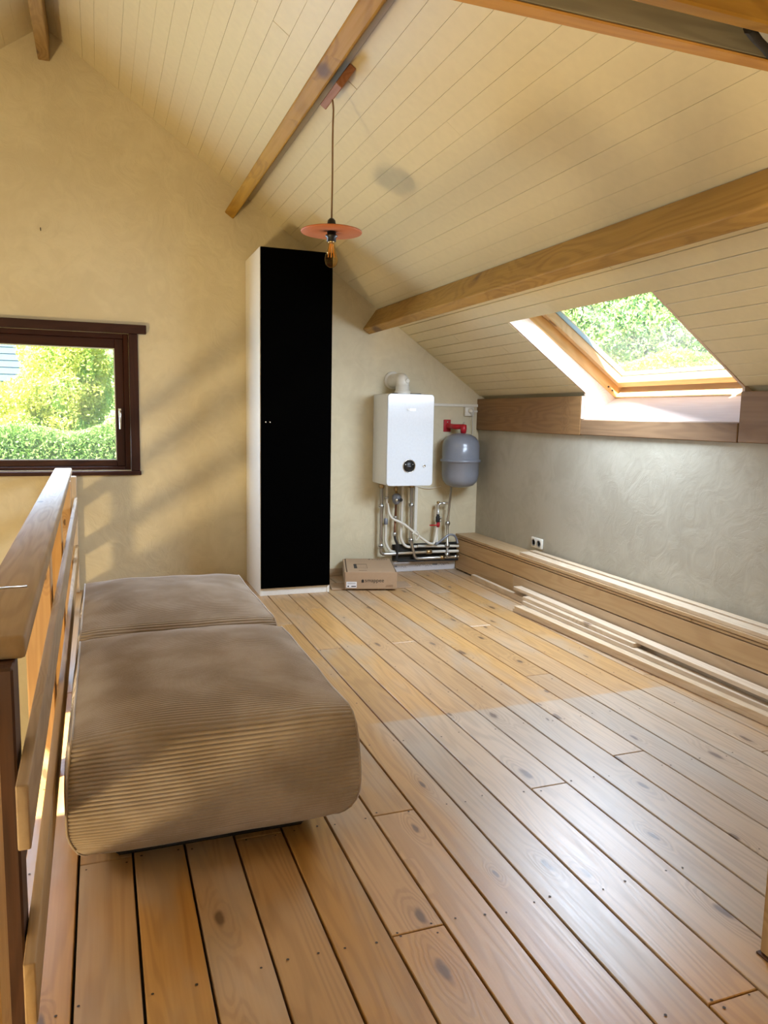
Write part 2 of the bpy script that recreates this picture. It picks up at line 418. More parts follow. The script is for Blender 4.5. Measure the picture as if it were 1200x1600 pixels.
# floor: dark sub-floor with single boards on it
B0, BW = -0.0881, 0.1451
XL = B0 - BW - 0.02
floor = obj('floor', joinm([((XL, BACK, -0.20), (K + 0.02, G + 0.02, -0.030))]), M_DARK)
tag(floor, 'sanded pine plank floor of the attic', kind='structure')
joints = {10: [2.16], 9: [1.18, 4.76], 5: [1.61], 6: [2.16], 0: [2.17], 8: [3.89], 11: [3.89], 15: [4.07], 16: [4.95], 7: [4.43],
          14: [3.18], 13: [2.29], 18: [3.02], 17: [2.14], 3: [2.16], 1: [3.9], 2: [4.7], 4: [3.3], 12: [1.0], 19: [3.9], 20: [2.2], -1: [3.6]}
JOIST = [-1.7, -1.2, -0.6, 0.0, 0.6, 1.18, 1.61, 2.16, 2.66, 3.10, 3.50, 3.89, 4.43, 4.76, 5.25, 5.62]
nv, nf = [], []
for k in range(-1, 21):
    x0 = B0 + k * BW; x1 = min(x0 + BW, K)
    ys = [BACK] + sorted(joints.get(k, []) + ([-0.4] if k % 3 else [0.3])) + [G]
    for a, c in zip(ys, ys[1:]):
        w = x1 - x0 - 0.0068; L = c - a - 0.004
        me = boxm(w, L, 0.03, 0.0018, M_FLOOR)
        obj('floor_board', me, M_FLOOR, floor, T((x0 + x1) / 2, (a + c) / 2, -0.015 + random.uniform(-.0006, .0006)))
        for jy in JOIST:
            for yy in ((jy,) if a + .03 < jy < c - .03 else ((jy + .018,) if abs(jy - a) < .02 else ((jy - .018,) if abs(jy - c) < .02 else ()))):
                for fx in (.17, .83):
                    if random.random() < .25: continue
                    cx = x0 + w * fx + random.uniform(-.012, .012); cy = yy + random.uniform(-.012, .012); r = random.uniform(.0028, .0042)
                    b_ = len(nv)
                    for q in range(6): nv.append((cx + r * math.cos(q * 1.0472), cy + r * math.sin(q * 1.0472), 0.0012))
                    nf.append(tuple(range(b_, b_ + 6)))
nh = obj('nail_heads', mesh_of(nv, nf), M_NAIL, floor); nh['kind'] = 'stuff'

# lower storey of the stairwell
lowf = tag(obj('floor', joinm([((LEFT, BACK, LOW - .1), (XL + .02, G + .02, LOW))]), M_FASC), 'lower floor at the foot of the stairwell', kind='structure')
sew = tag(obj('wall_stairwell', joinm([((XL - .02, BACK, LOW), (XL, G, -0.20))]), M_PLA), 'plastered side of the stairwell below the railing', kind='structure')

# gable wall with the window opening
WX0, WX1, WZ0, WZ1 = -1.45, 0.20, 0.85, 1.80
def gable(name, y0, holes, mat):
    """gable slab from y0 to y0+0.3 with rectangular hole"""
    (hx0, hx1, hz0, hz1) = holes
    vs = []; fs = []
    zt = lambda x: roofz(x) + 0.12
    def col(xa, xb, za, zb_fn_a, zb_fn_b):
        me = [(xa, za), (xb, za), (xb, zb_fn_b), (xa, zb_fn_a)]
        b = len(vs)
        for y in (y0, y0 + .30):
            for x, z in me: vs.append((x, y, z))
        fs.extend([(b, b + 1, b + 2, b + 3), (b + 7, b + 6, b + 5, b + 4)])
        for i in range(4):
            j = (i + 1) % 4; fs.append((b + j, b + i, b + 4 + i, b + 4 + j))
    E1 = K + .3; E0 = LEFT - .3
    col(E0, hx0, LOW, zt(E0), zt(hx0))
    col(hx0, RX0, hz1, zt(hx0), zt(RX0)); col(RX0, hx1, hz1, zt(RX0), zt(hx1))
    col(hx0, hx1, LOW, hz0, hz0)
    col(hx1, E1, LOW, zt(hx1), zt(E1))
    return obj(name, mesh_of(vs, fs), mat)
wf = tag(gable('wall_far', G, (WX0, WX1, WZ0, WZ1), M_PLA), 'tan clay-plastered gable wall', kind='structure')
wb = tag(gable('wall_back', BACK - .30, (-1.2, 0.4, 0.4, 1.9), M_PLA), 'plastered wall behind', kind='structure')
SY0, SY1 = 2.945, 4.24
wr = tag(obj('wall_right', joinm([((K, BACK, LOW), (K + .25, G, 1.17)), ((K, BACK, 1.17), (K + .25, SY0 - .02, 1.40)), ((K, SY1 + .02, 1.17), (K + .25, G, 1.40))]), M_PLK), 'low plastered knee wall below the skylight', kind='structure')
wl = tag(obj('wall_left', joinm([((LEFT - .25, BACK, LOW), (LEFT, G, -2.3)), ((LEFT - .25, BACK, -2.3), (LEFT, -1.03, -1.1)),
         ((LEFT - .25, .27, -2.3), (LEFT, G, -1.1)), ((LEFT - .25, BACK, -1.1), (LEFT, G, 1.45))]), M_PLA), 'plastered wall across the stairwell', kind='structure')

# ceiling slopes: backing slabs and single painted boards
SRIGHT = (K - RX0) / CT
def slopeM(side):
    """local X down the slope, local Y along the ridge, local Z outwards"""
    ex = Vector((side * CT, 0, -ST)); ez = Vector((side * ST, 0, CT)); ey = ez.cross(ex)
    return Matrix(((ex.x, ey.x, ez.x, RX0), (ex.y, ey.y, ez.y, 0), (ex.z, ey.z, ez.z, RZ0), (0, 0, 0, 1)))
SS0 = 3.195       # slope position of the skylight's upper edge
def slope(side, name, label, hole):
    Ms = slopeM(side); sgn = side      # local Y = +world y for side 1, -world y for side -1
    def yy(a, b): return (a, b) if sgn > 0 else (-b, -a)
    e = SRIGHT + .35
    hs0, hs1, hy0, hy1 = hole
    bx = []
    for (s0, s1, a, b) in ((0.0, hs0, BACK, G + .02), (hs0, hs1, BACK, hy0), (hs0, hs1, hy1, G + .02), (hs1, e, BACK, G + .02)):
        if s1 - s0 < .01: continue
        ya, yb = yy(a, b); bx.append(((s0, ya, .012), (s1, yb, .07)))
    root = obj(name, joinm(bx), M_BACK, None, Ms)
    tag(root, label, kind='structure')
    bwid = 0.0897; i = 0; s = 0.01
    while s < SRIGHT - .005:
        s1 = min(s + bwid, SRIGHT + .002)
        cuts = [BACK, G]
        for yj in (1.1, 3.35, 4.7): 
            if random.random() < .22: cuts.append(yj + random.uniform(-.5, .5))
        cuts.sort()
        segs = list(zip(cuts, cuts[1:]))
        mid = (s + s1) / 2
        if hs0 < mid < hs1:
            ns = []
            for a, b in segs:
                if b <= hy0 or a >= hy1: ns.append((a, b))
                else:
                    if a < hy0: ns.append((a, hy0))
                    if b > hy1: ns.append((hy1, b))
            segs = ns
        for a, b in segs:
            if b - a < .05: continue
            ya, yb = yy(a, b)
            gap = .0036 if (side > 0 and s > 2.82) else .0008
            me = boxm(s1 - s - gap, yb - ya - .002, .012, .0018 if gap > .002 else .0005, M_CEIL)
            obj('ceiling_board', me, M_CEIL, root, Ms @ T(mid, (ya + yb) / 2, .006 + random.uniform(-.0008, .0008)))
        s = s1; i += 1
    return root
cr = slope(1, 'ceiling', 'cream boarded roof slope with the skylight', (SS0, SRIGHT + .5, SY0 - .0165, SY1 + .0165))
cl_ = slope(-1, 'ceiling', 'cream boarded roof slope over the stairwell', (2.10, 3.15, 1.08, 2.12))

# the opposite skylight above the stairwell (out of the picture): frame and pane
w3 = thing('window_3', 'roof window above the stairwell', None, (-2.42, 1.6, 2.2), kind='structure')
Ml = slopeM(-1)
for nm, lo, hi in (('frame', (2.10, -2.12, 0), (2.16, -1.08, .12)), ('frame', (3.09, -2.12, 0), (3.15, -1.08, .12)),
                   ('frame', (2.16, -2.12, 0), (3.09, -2.06, .12)), ('frame', (2.16, -1.14, 0), (3.09, -1.08, .12))):
    c = [(a + b) / 2 for a, b in zip(lo, hi)]
    obj(nm, boxm(hi[0] - lo[0], hi[1] - lo[1], hi[2] - lo[2], .004, M_SASH), M_SASH, w3, Ml @ T(*c))
obj('pane', boxm(.93, .92, .006, 0, M_GLASS), M_GLASS, w3, Ml @ T(2.625, -1.6, .10))
w4 = thing('window_4', 'stairwell window of the lower storey', None, (LEFT - .1, -.38, -2.3), kind='structure')
for lo, hi in (((LEFT - .14, -1.03, -2.3), (LEFT - .06, -.96, -1.1)), ((LEFT - .14, .20, -2.3), (LEFT - .06, .27, -1.1)),
               ((LEFT - .14, -.96, -2.3), (LEFT - .06, .20, -2.23)), ((LEFT - .14, -.96, -1.17), (LEFT - .06, .20, -1.1))):
    box('frame', lo, hi, M_MAHO, w4)
box('pane', (LEFT - .103, -.96, -2.23), (LEFT - .097, .20, -1.17), M_GLASS, w4, 0)
w5 = thing('window_5', 'window in the wall behind', None, (-.4, BACK - .1, .4), kind='structure')
for lo, hi in (((-1.2, BACK - .16, .4), (-1.12, BACK - .08, 1.9)), ((.32, BACK - .16, .4), (.4, BACK - .08, 1.9)),
               ((-1.12, BACK - .16, .4), (.32, BACK - .08, .48)), ((-1.12, BACK - .16, 1.82), (.32, BACK - .08, 1.9))):
    box('frame', lo, hi, M_MAHO, w5)
box('pane', (-1.12, BACK - .123, .48), (.32, BACK - .117, 1.82), M_GLASS, w5, 0)

# gable window
w1 = thing('window_1', 'dark mahogany casement window in the gable wall', None, (-0.6, G, WZ0), kind='structure')
def ypl(name, lo, hi, mat, par, long='X', bev=.004):
    """board whose grain (local Y) runs along the long axis"""
    c = [(a + b) / 2 for a, b in zip(lo, hi)]; s = [b - a for a, b in zip(lo, hi)]
    if long == 'X': return obj(name, boxm(s[1], s[0], s[2], bev, mat), mat, par, T(*c) @ RZ(-math.pi / 2))
    if long == 'Z': return obj(name, boxm(s[0], s[2], s[1], bev, mat), mat, par, T(*c) @ RX(math.pi / 2))
    return obj(name, boxm(s[0], s[1], s[2], bev, mat), mat, par, T(*c))
ypl('lintel_board', (WX0 - .12, G - .045, 1.80), (0.319, G, 1.86), M_MAHO, w1, 'X')
for xa, xb in ((0.20, 0.262), (WX0 - .062, WX0)):
    ypl('casing', (xa, G - .018, 0.845), (xb, G, 1.80), M_MAHO, w1, 'Z')
ypl('sill', (WX0 - .08, G - .03, 0.815), (0.268, G + .10, 0.845), M_MAHO, w1, 'X')
for xa, xb in ((0.165, 0.20), (WX0, WX0 + .035)):
    ypl('frame', (xa, G + .02, 0.845), (xb, G + .12, 1.80), M_MAHO, w1, 'Z')
ypl('frame', (WX0 + .035, G + .02, 1.765), (0.165, G + .12, 1.80), M_MAHO, w1, 'X')
ypl('frame', (WX0 + .035, G + .02, 0.845), (0.165, G + .12, 0.875), M_MAHO, w1, 'X')
for xa, xb in ((0.107, 0.165), (WX0 + .035, WX0 + .093)):
    ypl('sash', (xa, G + .035, 0.875), (xb, G + .10, 1.765), M_MAHO, w1, 'Z')
ypl('sash', (WX0 + .093, G + .035, 1.70), (0.107, G + .10, 1.765), M_MAHO, w1, 'X')
ypl('sash', (WX0 + .093, G + .035, 0.875), (0.107, G + .10, 0.918), M_MAHO, w1, 'X')
M_SPC = plain('aluminium_spacer', (0.75, 0.76, 0.76), 0.35, metal=0.6)
for lo, hi in (((0.101, G + .06, .918), (.107, G + .085, 1.70)), ((WX0 + .093, G + .06, 1.694), (.101, G + .085, 1.70)), ((WX0 + .093, G + .06, .918), (.101, G + .085, .924))):
    box('pane_spacer', lo, hi, M_SPC, w1, 0)
box('pane', (WX0 + .093, G + .068, 0.918), (0.107, G + .073, 1.70), M_GLASS, w1, 0)
hd = box('handle', (0.122, G + .022, 1.23), (0.146, G + .036, 1.285), M_CHROME, w1, .004)
tube('handle_lever', [(0.134, G + .025, 1.262), (0.134, G - .012, 1.262), (0.134, G - .016, 1.25), (0.134, G - .016, 1.14)], .0085, M_CHROME, hd, .01, 8)

# skylight in the right slope
w2 = thing('window_2', 'pine roof window in the sloping ceiling', None, (3.0, 3.6, 1.27), kind='structure')
Mr = slopeM(1)
def sbox(name, lo, hi, mat, par, bev=.003, long='X'):
    c = [(a + b) / 2 for a, b in zip(lo, hi)]; s = [b - a for a, b in zip(lo, hi)]
    if long == 'X': return obj(name, boxm(s[1], s[0], s[2], bev, mat), mat, par, Mr @ T(*c) @ RZ(-math.pi / 2))
    return obj(name, boxm(s[0], s[1], s[2], bev, mat), mat, par, Mr @ T(*c))
# side linings (down to the sill), built as polygons in XZ
lin = [(2.344, 1.873), (2.50, 1.93), (3.185, 1.448), (3.185, 1.405), (2.952, 1.262), (2.952, 1.438)]
for y0, dy in ((SY1, .016), (SY0 - .016, .016)):
    ml = prismm(lin, dy)
    obj('side_lining', ml, M_LIN, w2, T(0, y0, 0))
    for va in ml.vertices: pass
obj('sill', mesh_of([(2.950, SY0, 1.270), (3.19, SY0, 1.412), (3.19, SY1, 1.412), (2.950, SY1, 1.270),
                     (2.950, SY0, 1.250), (3.19, SY0, 1.392), (3.19, SY1, 1.392), (2.950, SY1, 1.250)],
                    [(0, 3, 2, 1), (4, 5, 6, 7), (0, 1, 5, 4), (3, 7, 6, 2), (0, 4, 7, 3), (1, 2, 6, 5)]), M_LIN, w2)
obj('top_lining', mesh_of([(2.344, SY0, 1.873), (2.74, SY0, 1.975), (2.74, SY1, 1.975), (2.344, SY1, 1.873),
                     (2.344, SY0, 1.893), (2.74, SY0, 1.995), (2.74, SY1, 1.995), (2.344, SY1, 1.893)],
                    [(0, 1, 2, 3), (4, 7, 6, 5), (0, 4, 5, 1), (3, 2, 6, 7), (0, 3, 7, 4), (1, 5, 6, 2)]), M_GREYP, w2)
sbox('frame', (3.28, SY1 - .004, .106), (4.19, SY1 + .05, .24), M_SASH, w2)
sbox('frame', (3.28, SY0 - .05, .106), (4.19, SY0 + .004, .24), M_SASH, w2)
sbox('frame', (4.150, SY0, .106), (4.20, SY1, .24), M_SASH, w2, long='Y')
sbox('frame', (3.22, SY0, .17), (3.29, SY1, .26), M_SASH, w2, long='Y')
sbox('sash', (3.33, SY1 - .052, .172), (4.125, SY1 - .008, .262), M_SASH, w2)
sbox('sash', (3.33, SY0 + .008, .172), (4.125, SY0 + .052, .262), M_SASH, w2)
sbox('sash', (4.075, SY0 + .052, .172), (4.125, SY1 - .052, .262), M_SASH, w2, long='Y')
sbox('sash', (3.30, SY0 + .052, .20), (3.36, SY1 - .052, .262), M_SASH, w2, long='Y')
M_ALU = plain('grey_blue_glazing_seal', (0.32, 0.42, 0.50), 0.5)
for lo, hi in (((3.36, SY1 - .060, .225), (4.075, SY1 - .052, .250)), ((3.36, SY0 + .052, .225), (4.075, SY0 + .060, .250)), ((4.067, SY0 + .06, .225), (4.075, SY1 - .06, .250))):
    sbox('glazing_seal', lo, hi, M_ALU, w2, 0)
sbox('pane', (3.35, SY0 + .05, .236), (4.08, SY1 - .05, .242), M_GLASS, w2, 0)
for s_ in (4.06, 4.10): obj('screw', lathem([(.001, -.006), (.006, -.006), (.006, .003), (.001, .004)], 10), M_NAIL, w2, Mr @ T(s_, SY1 - .005, .13) @ RX(math.pi / 2))

# fascia boards along the top of the knee wall
tr1 = thing('trim_1', 'brown wooden fascia boards along the top of the knee wall', None, (K, 4, 1.17), kind='structure')
ypl('fascia_board', (K - .022, SY1 + .012, 1.165), (K, G, 1.418), M_FASC, tr1, 'Y')
ypl('fascia_board', (K - .022, SY0 - .012, 1.168), (K, SY1 + .008, 1.266), M_FASC, tr1, 'Y')
ypl('fascia_board', (K - .022, BACK, 1.170), (K, SY0 - .016, 1.418), M_FASC, tr1, 'Y')
ypl('edge_strip', (K - .022, SY1 + .002, 1.270), (K, SY1 + .010, 1.418), M_LIN, tr1, 'Z')
tr2 = thing('trim_2', 'skirting strip along the foot of the gable wall', None, (1.8, G, 0), kind='structure')
ypl('skirting', (1.52, G - .012, 0.0), (1.92, G, 0.06), M_BOXW, tr2, 'X')

# ------------------------------------------------------------------ beams
def beam(name, lab, M, sx, sy, sz, mat=M_BEAM, bev=.008):
    o = obj(name, boxm(sx, sy, sz, bev, mat, 2), mat, None, M)
    for pgn in o.data.polygons: pgn.use_smooth = False
    return tag(o, lab, 'beam')
Ly = G - BACK
beam('ridge_beam', 'short end of the ridge beam at the top left of the gable wall', T(-0.279, (G + BACK) / 2, 3.61), .072, Ly, .215)
sm = (0.98 - RX0) / CT
# middle purlin: bottom face centred on slope position sm
pm = slopeM(1)
cx, cz = 0.8995, 2.662
s_m = (cx - RX0) * CT + (RZ0 - cz) * ST; n_m = (cx - RX0) * ST - (RZ0 - cz) * CT
beam('roof_purlin', 'middle purlin crossing the boarded ceiling above the pendant lamp', pm @ T(s_m, (G + BACK) / 2, (n_m - .007) / 2), .074, Ly, abs(n_m) - .007)
cx, cz = 1.948, 1.907
s_l = (cx - RX0) * CT + (RZ0 - cz) * ST; n_l = (cx - RX0) * ST - (RZ0 - cz) * CT
beam('roof_purlin', 'thick lower purlin running above the skylight', pm @ T(s_l, (G + BACK) / 2, (n_l - .008) / 2), .068, Ly, abs(n_l) - .008)
# double tie beam near the camera
TX0, TX1 = -2.2, 2.02
def tie(y0, y1, lab, mat): 
    return tag(ypl('tie_beam', (TX0, y0, 2.0), (TX1, y1, 2.20), mat, None, 'X', .004), lab, 'beam')
t1 = thing('tie_beam', 'grey-faced tie beam plank with a pale lower edge, nearer the skylight', 'beam', (0, 1.31, 2.0))
ypl('lower_edge', (TX0, 1.292, 2.0), (TX1, 1.330, 2.006), M_POST, t1, 'X')
ypl('face_board', (TX0, 1.293, 2.006), (TX1, 1.330, 2.20), M_GREYP, t1, 'X', .002)
tie(1.178, 1.212, 'yellow-brown tie beam plank in the top right corner', M_BEAM)
bl = thing('flue_block', 'rough light grey block with a black rubber edge between the tie beam planks', 'block', (1.5, 1.25, 2.03))
bkm = prismm([(1.19, 1.2145), (1.45, 1.2145), (1.45, 1.290), (1.325, 1.290)], .145)
obj('block', bkm, plain('rough_grey_plaster', (0.42, 0.44, 0.45), .9, bump=.8, bscale=120), bl, Matrix(((1, 0, 0, 0), (0, 0, 1, 0), (0, 1, 0, 2.004), (0, 0, 0, 1))))
obj('rubber_edge', tubem([(1.170, 1.217, 2.010), (1.205, 1.235, 2.009), (1.250, 1.256, 2.009), (1.302, 1.284, 2.010)], .012, 8), M_RUBBER, bl)
pst = thing('support_post', 'wooden support post at the right edge standing on the floor', 'post', (1.50, 1.24, 0))
ypl('shaft', (1.456, 1.214, 0.006), (1.556, 1.268, 2.22), M_RAIL, pst, 'Z', .004)
ypl('foot', (1.450, 1.213, 0.0), (1.562, 1.272, 0.006), M_NEWEL, pst, 'X', .001)  # thin dark slab standing in for the shadow at the post's base

# ------------------------------------------------------------------ railing
rl = thing('railing', 'rough wooden landing railing with three horizontal rails beside the ottomans', 'railing', (-0.2, 3.4, 0))
def skew(name, y0, y1, xr0, xr1, w, z0, z1, mat, bev=.004, par=rl):
    """rail from y0 to y1 whose right edge goes from xr0 to xr1"""
    L = math.hypot(y1 - y0, xr1 - xr0); a = math.atan2(-(xr1 - xr0), y1 - y0)
    c = ((xr0 + xr1) / 2 - w / 2, (y0 + y1) / 2, (z0 + z1) / 2)
    return obj(name, boxm(w, L, z1 - z0, bev, mat, 2), mat, par, T(*c) @ RZ(a))
hr = skew('handrail', 1.437, 5.62, -.133, -.188, .108, .832, .875, M_RAIL, .008)
skew('rail', 1.279, 5.63, -.122, -.158, .020, .562, .673, M_RAIL, .003)
skew('rail', 1.313, 5.63, -.126, -.161, .020, .225, .339, M_RAIL, .003)
for yp, xr in ((2.74, -.168), (3.72, -.176), (5.06, -.182)):
    ypl('post', (xr - .085, yp, -0.20), (xr, yp + .10, .832), M_POST, rl, 'Z')
ypl('post', (-.30, 5.62, -.2), (-.215, 5.715, .83), M_POST, rl, 'Z')
ypl('end_batten', (-.200, 5.64, 0.0), (-.163, 5.715, .815), M_PLANK, rl, 'Z')
nw = ypl('newel_post', (-.235, 1.392, -.2), (-.150, 1.478, .831), M_NEWEL, rl, 'Z'); nw['label'] = 'dark stained newel post'
ypl('newel_post', (-.245, 1.10, -.2), (-.152, 1.205, .80), M_POST, rl, 'Z')
tube('nail', [(-.26, 1.80, .883), (-.158, 1.80, .885)], .0022, M_STEEL, hr, .01, 6)

# ------------------------------------------------------------------ wardrobe
WX, WY, WD, WH = 1.018, 5.172, 0.545, 2.360
wd = thing('wardrobe', 'tall narrow wardrobe with a white body and matt black door', 'wardrobe', (WX + .25, WY + .3, 0))
box('side_panel', (WX, WY + .018, 0), (WX + .018, WY + WD, WH), M_WHITE, wd, .001)
box('side_panel', (WX + .482, WY + .018, 0), (WX + .5, WY + WD, WH), M_WHITE, wd, .001)
box('top_panel', (WX + .018, WY + .018, WH - .018), (WX + .482, WY + WD, WH), M_WHITE, wd, .001)
box('bottom_panel', (WX + .018, WY + .02, .056), (WX + .482, WY + WD, .074), M_WHITE, wd, .001)
box('back_panel', (WX + .018, WY + WD - .008, .056), (WX + .482, WY + WD, WH - .018), M_WHITE, wd, .001)
box('plinth', (WX + .018, WY + .022, 0), (WX + .482, WY + .038, .056), M_WHITE, wd, .001)
dr = box('door', (WX + .004, WY, .056), (WX + .498, WY + .017, WH - .002), M_BLACK, wd, .001)
for xx in (1.054, 1.084):
    obj('screw', lathem([(.0005, 0), (.0055, 0), (.0055, .003), (.0005, .004)], 10), M_CHROME, dr, T(xx, WY, 1.21) @ RX(math.pi / 2))

# ------------------------------------------------------------------ boiler, tank and pipework
BX0, BX1, BY0, BZ0, BZ1 = 2.017, 2.398, 5.39, 0.742, 1.432
bo = thing('boiler', 'white wall-hung boiler with a round black display', 'boiler', (2.2, 5.55, BZ0))
box('casing', (BX0, BY0 + .02, BZ0), (BX1, G - .004, BZ1), M_BOILS, bo, .012, seg=3)
def rrect(x0, x1, z0, z1, r, n=6):
    pts = []
    for cx_, cz_, a0 in ((x1 - r, z0 + r, -90), (x1 - r, z1 - r, 0), (x0 + r, z1 - r, 90), (x0 + r, z0 + r, 180)):
        for i in range(n + 1):
            a = math.radians(a0 + 90 * i / n); pts.append((cx_ + r * math.cos(a), cz_ + r * math.sin(a)))
    return pts
fpm = prismm(rrect(BX0 + .002, BX1 - .002, BZ0 - .004, BZ1 + .002, .028), .022)
bm = bmesh.new(); bm.from_mesh(fpm)
fe = [e for e in bm.edges if all(abs(v.co.y) < 1e-5 for v in e.verts)]
bmesh.ops.bevel(bm, geom=fe, offset=.005, segments=3, affect='EDGES', profile=.5); bm.to_mesh(fpm); bm.free()
fp = obj('front_panel', fpm, M_BOIL, bo, T(0, BY0, 0))
dsp = obj('display', lathem([(.001, -.003), (.047, -.003), (.047, .003), (.001, .0031)], 36), M_BLKP, fp, T(2.199, BY0 - .001, .890) @ RX(math.pi / 2))
obj('display_ring', lathem([(.046, -.002), (.052, -.002), (.0525, .004), (.049, .006), (.046, .004), (.046, -.002)], 36, cap=False), M_CHROME, fp, T(2.199, BY0, .890) @ RX(math.pi / 2))
M_LED = plain('display_print', (0.75, 0.78, 0.8), .5)
for dx in (-.030, .030): obj('display_mark', boxm(.006, .001, .004, 0, M_LED), M_LED, fp, T(2.199 + dx, BY0 - .0045, .903))
obj('display_mark', boxm(.03, .001, .003, 0, M_TANK), M_TANK, fp, T(2.199, BY0 - .0045, .888))
obj('lock', lathem([(.001, -.002), (.011, -.002), (.011, .003), (.006, .004), (.005, .001), (.001, .001)], 18), M_CHROME, fp, T(2.324, BY0, .890) @ RX(math.pi / 2))
M_LOGO = plain('white_logo_print', (0.92, 0.92, 0.90), .3)
lg = prismm([(2.216 + .052 * math.cos(a), 1.316 + .030 * math.sin(a)) for a in np.linspace(0, 2 * math.pi, 28, endpoint=False)], .003)
obj('logo_plate', lg, M_BOIL, fp, T(0, BY0 - .0012, 0))
obj('logo', lathem([(.0005, -.001), (.009, -.001), (.009, .0015), (.0005, .0016)], 16), M_LOGO, fp, T(2.182, BY0 - .0015, 1.316) @ RX(math.pi / 2))
obj('logo', prismm(rrect(2.194, 2.244, 1.306, 1.326, .003, 2), .002), M_LOGO, fp, T(0, BY0 - .0025, 0))
# flue elbow: vertical socket then bend back into the wall
fl = obj('flue_socket', lathem([(.060, 0), (.062, .004), (.062, .022), (.057, .026), (.054, .030), (.054, .062), (.050, .064)], 28), M_PVC, bo, T(2.195, 5.55, BZ1 + .002))
obj('flue_elbow', tubem(fillet([(2.195, 5.55, BZ1 + .06), (2.195, 5.55, 1.545), (2.175, G + .02, 1.545)], .07, 8), .051, 24), M_PVC, bo)
obj('flue_collar', lathem([(.052, 0), (.070, 0), (.070, .010), (.052, .012)], 28), M_PVC, bo, T(2.176, G, 1.545) @ RX(math.pi / 2))
obj('flue_port', lathem([(.001, 0), (.017, 0), (.017, .010), (.012, .012), (.011, .006), (.001, .006)], 18), M_PVC, bo, T(2.215, 5.503, 1.535) @ RX(math.pi / 2))
obj('top_gasket', tubem(fillet([(2.10, 5.52, BZ1 + .004), (2.34, 5.52, BZ1 + .006), (2.36, 5.62, BZ1 + .004)], .02), .006, 6), M_BLKP, bo)

tk = thing('expansion_tank', 'grey expansion tank hanging from a red bracket beside the boiler', 'tank', (2.708, 5.58, .70))
TR = .152
prof = [(.001, .0), (.06, .004), (.11, .022), (.138, .055), (TR - .004, .10), (TR - .003, .208), (TR + .006, .212), (TR + .006, .226), (TR - .003, .230), (TR - .003, .335), (.140, .375), (.115, .408), (.07, .430), (.02, .437), (.001, .438)]
obj('shell', lathem(prof, 40), M_TANK, tk, T(2.712, 5.555, .703))
obj('rim', lathem([(TR - .004, .206), (TR + .009, .210), (TR + .009, .228), (TR - .004, .232)], 40, cap=False), M_TANK, tk, T(2.712, 5.555, .703))
br = box('bracket_plate', (2.628, G - .01, 1.147), (2.690, G, 1.245), M_RED, tk, .002)
tube('bracket_arm', [(2.665, G - .008, 1.195), (2.670, 5.60, 1.190), (2.735, 5.55, 1.192)], .021, M_RED, tk, .02, 10)
obj('bracket_clip', lathem([(.001, -.045), (.022, -.045), (.026, -.01), (.024, .022), (.001, .025)], 16), M_RED, tk, T(2.728, 5.552, 1.185))
obj('bracket_screw', lathem([(.001, 0), (.007, 0), (.006, .004), (.001, .005)], 10), M_CHROME, br, T(2.66, G - .01, 1.225) @ RX(math.pi / 2))
obj('air_valve', lathem([(.001, 0), (.006, 0), (.006, .02), (.001, .022)], 10), M_STEEL, tk, T(2.728, 5.552, 1.207))

pw = thing('heating_pipework', 'tangle of steel and white heating pipes below the boiler', 'pipes', (2.4, 5.66, 0.05))
PY = 5.655
tube('pipe', [(2.077, PY, .74), (2.080, PY, .166), (2.50, PY, .168)], .013, M_STEEL, pw, .035)
tube('pipe', [(2.50, PY, .168), (2.767, PY, .163)], .012, M_PVC, pw)
tube('pipe', [(2.126, PY + .01, .74), (2.121, PY + .01, .25), (2.165, PY + .015, .185), (2.21, PY + .02, .175)], .011, M_PVC, pw, .06)
tube('pipe', [(2.200, PY, .74), (2.202, PY, .655)], .010, M_BRASS, pw)
tube('pipe', [(2.202, PY, .575), (2.196, PY, .33)], .0095, M_COPP, pw)
tube('pipe', [(2.195, PY, .34), (2.194, PY - .01, .29), (2.222, PY - .01, .235), (2.212, PY - .01, .112), (2.25, PY, .104), (2.767, PY + .01, .092)], .010, M_RUBBER, pw, .03)
tube('pipe', [(2.261, PY + .01, .74), (2.252, PY + .01, .28), (2.30, PY + .015, .212), (2.40, PY + .02, .212)], .012, M_PVC, pw, .06)
tube('pipe', [(2.334, PY, .74), (2.338, PY, .27), (2.376, PY - .005, .118), (2.767, PY, .116)], .0135, M_STEEL, pw, .03)
tube('pipe', [(2.659, 5.60, .704), (2.652, PY - .02, .42), (2.655, PY - .02, .118)], .0095, M_STEEL, pw, .03)
tube('pipe', [(2.652, PY - .02, .567), (2.563, PY - .02, .568), (2.563, PY - .02, .46)], .0095, M_STEEL, pw, .03)
tube('pipe', [(2.560, PY - .02, .38), (2.560, PY - .02, .25)], .0085, M_PVC, pw)
tube('pipe', [(2.40, PY, .220), (2.767, PY, .205)], .011, M_PVC, pw)
tube('hose', [(2.545, PY - .03, .23), (2.60, PY - .04, .27), (2.66, PY - .04, .315), (2.72, PY - .03, .30), (2.745, PY - .03, .235)], .0085, M_TANK, pw, .06)
tube('drain_hose', [(2.12, PY - .025, .58), (2.14, PY - .03, .46), (2.25, PY - .035, .42), (2.36, PY - .04, .33), (2.48, PY - .04, .245), (2.53, PY - .03, .235), (2.555, PY - .02, .33), (2.56, PY - .01, .56)], .010, M_PVC, pw, .06)
tube('cable', [(2.33, PY - .045, .33), (2.37, PY - .05, .36), (2.39, PY - .05, .30), (2.36, PY - .05, .27), (2.345, PY - .05, .32)], .0045, M_PVC, pw, .03, 6)
tube('cable', [(2.41, G - .004, .70), (2.50, G - .02, .68), (2.62, G - .01, .70)], .003, M_PVC, pw, .05, 6)
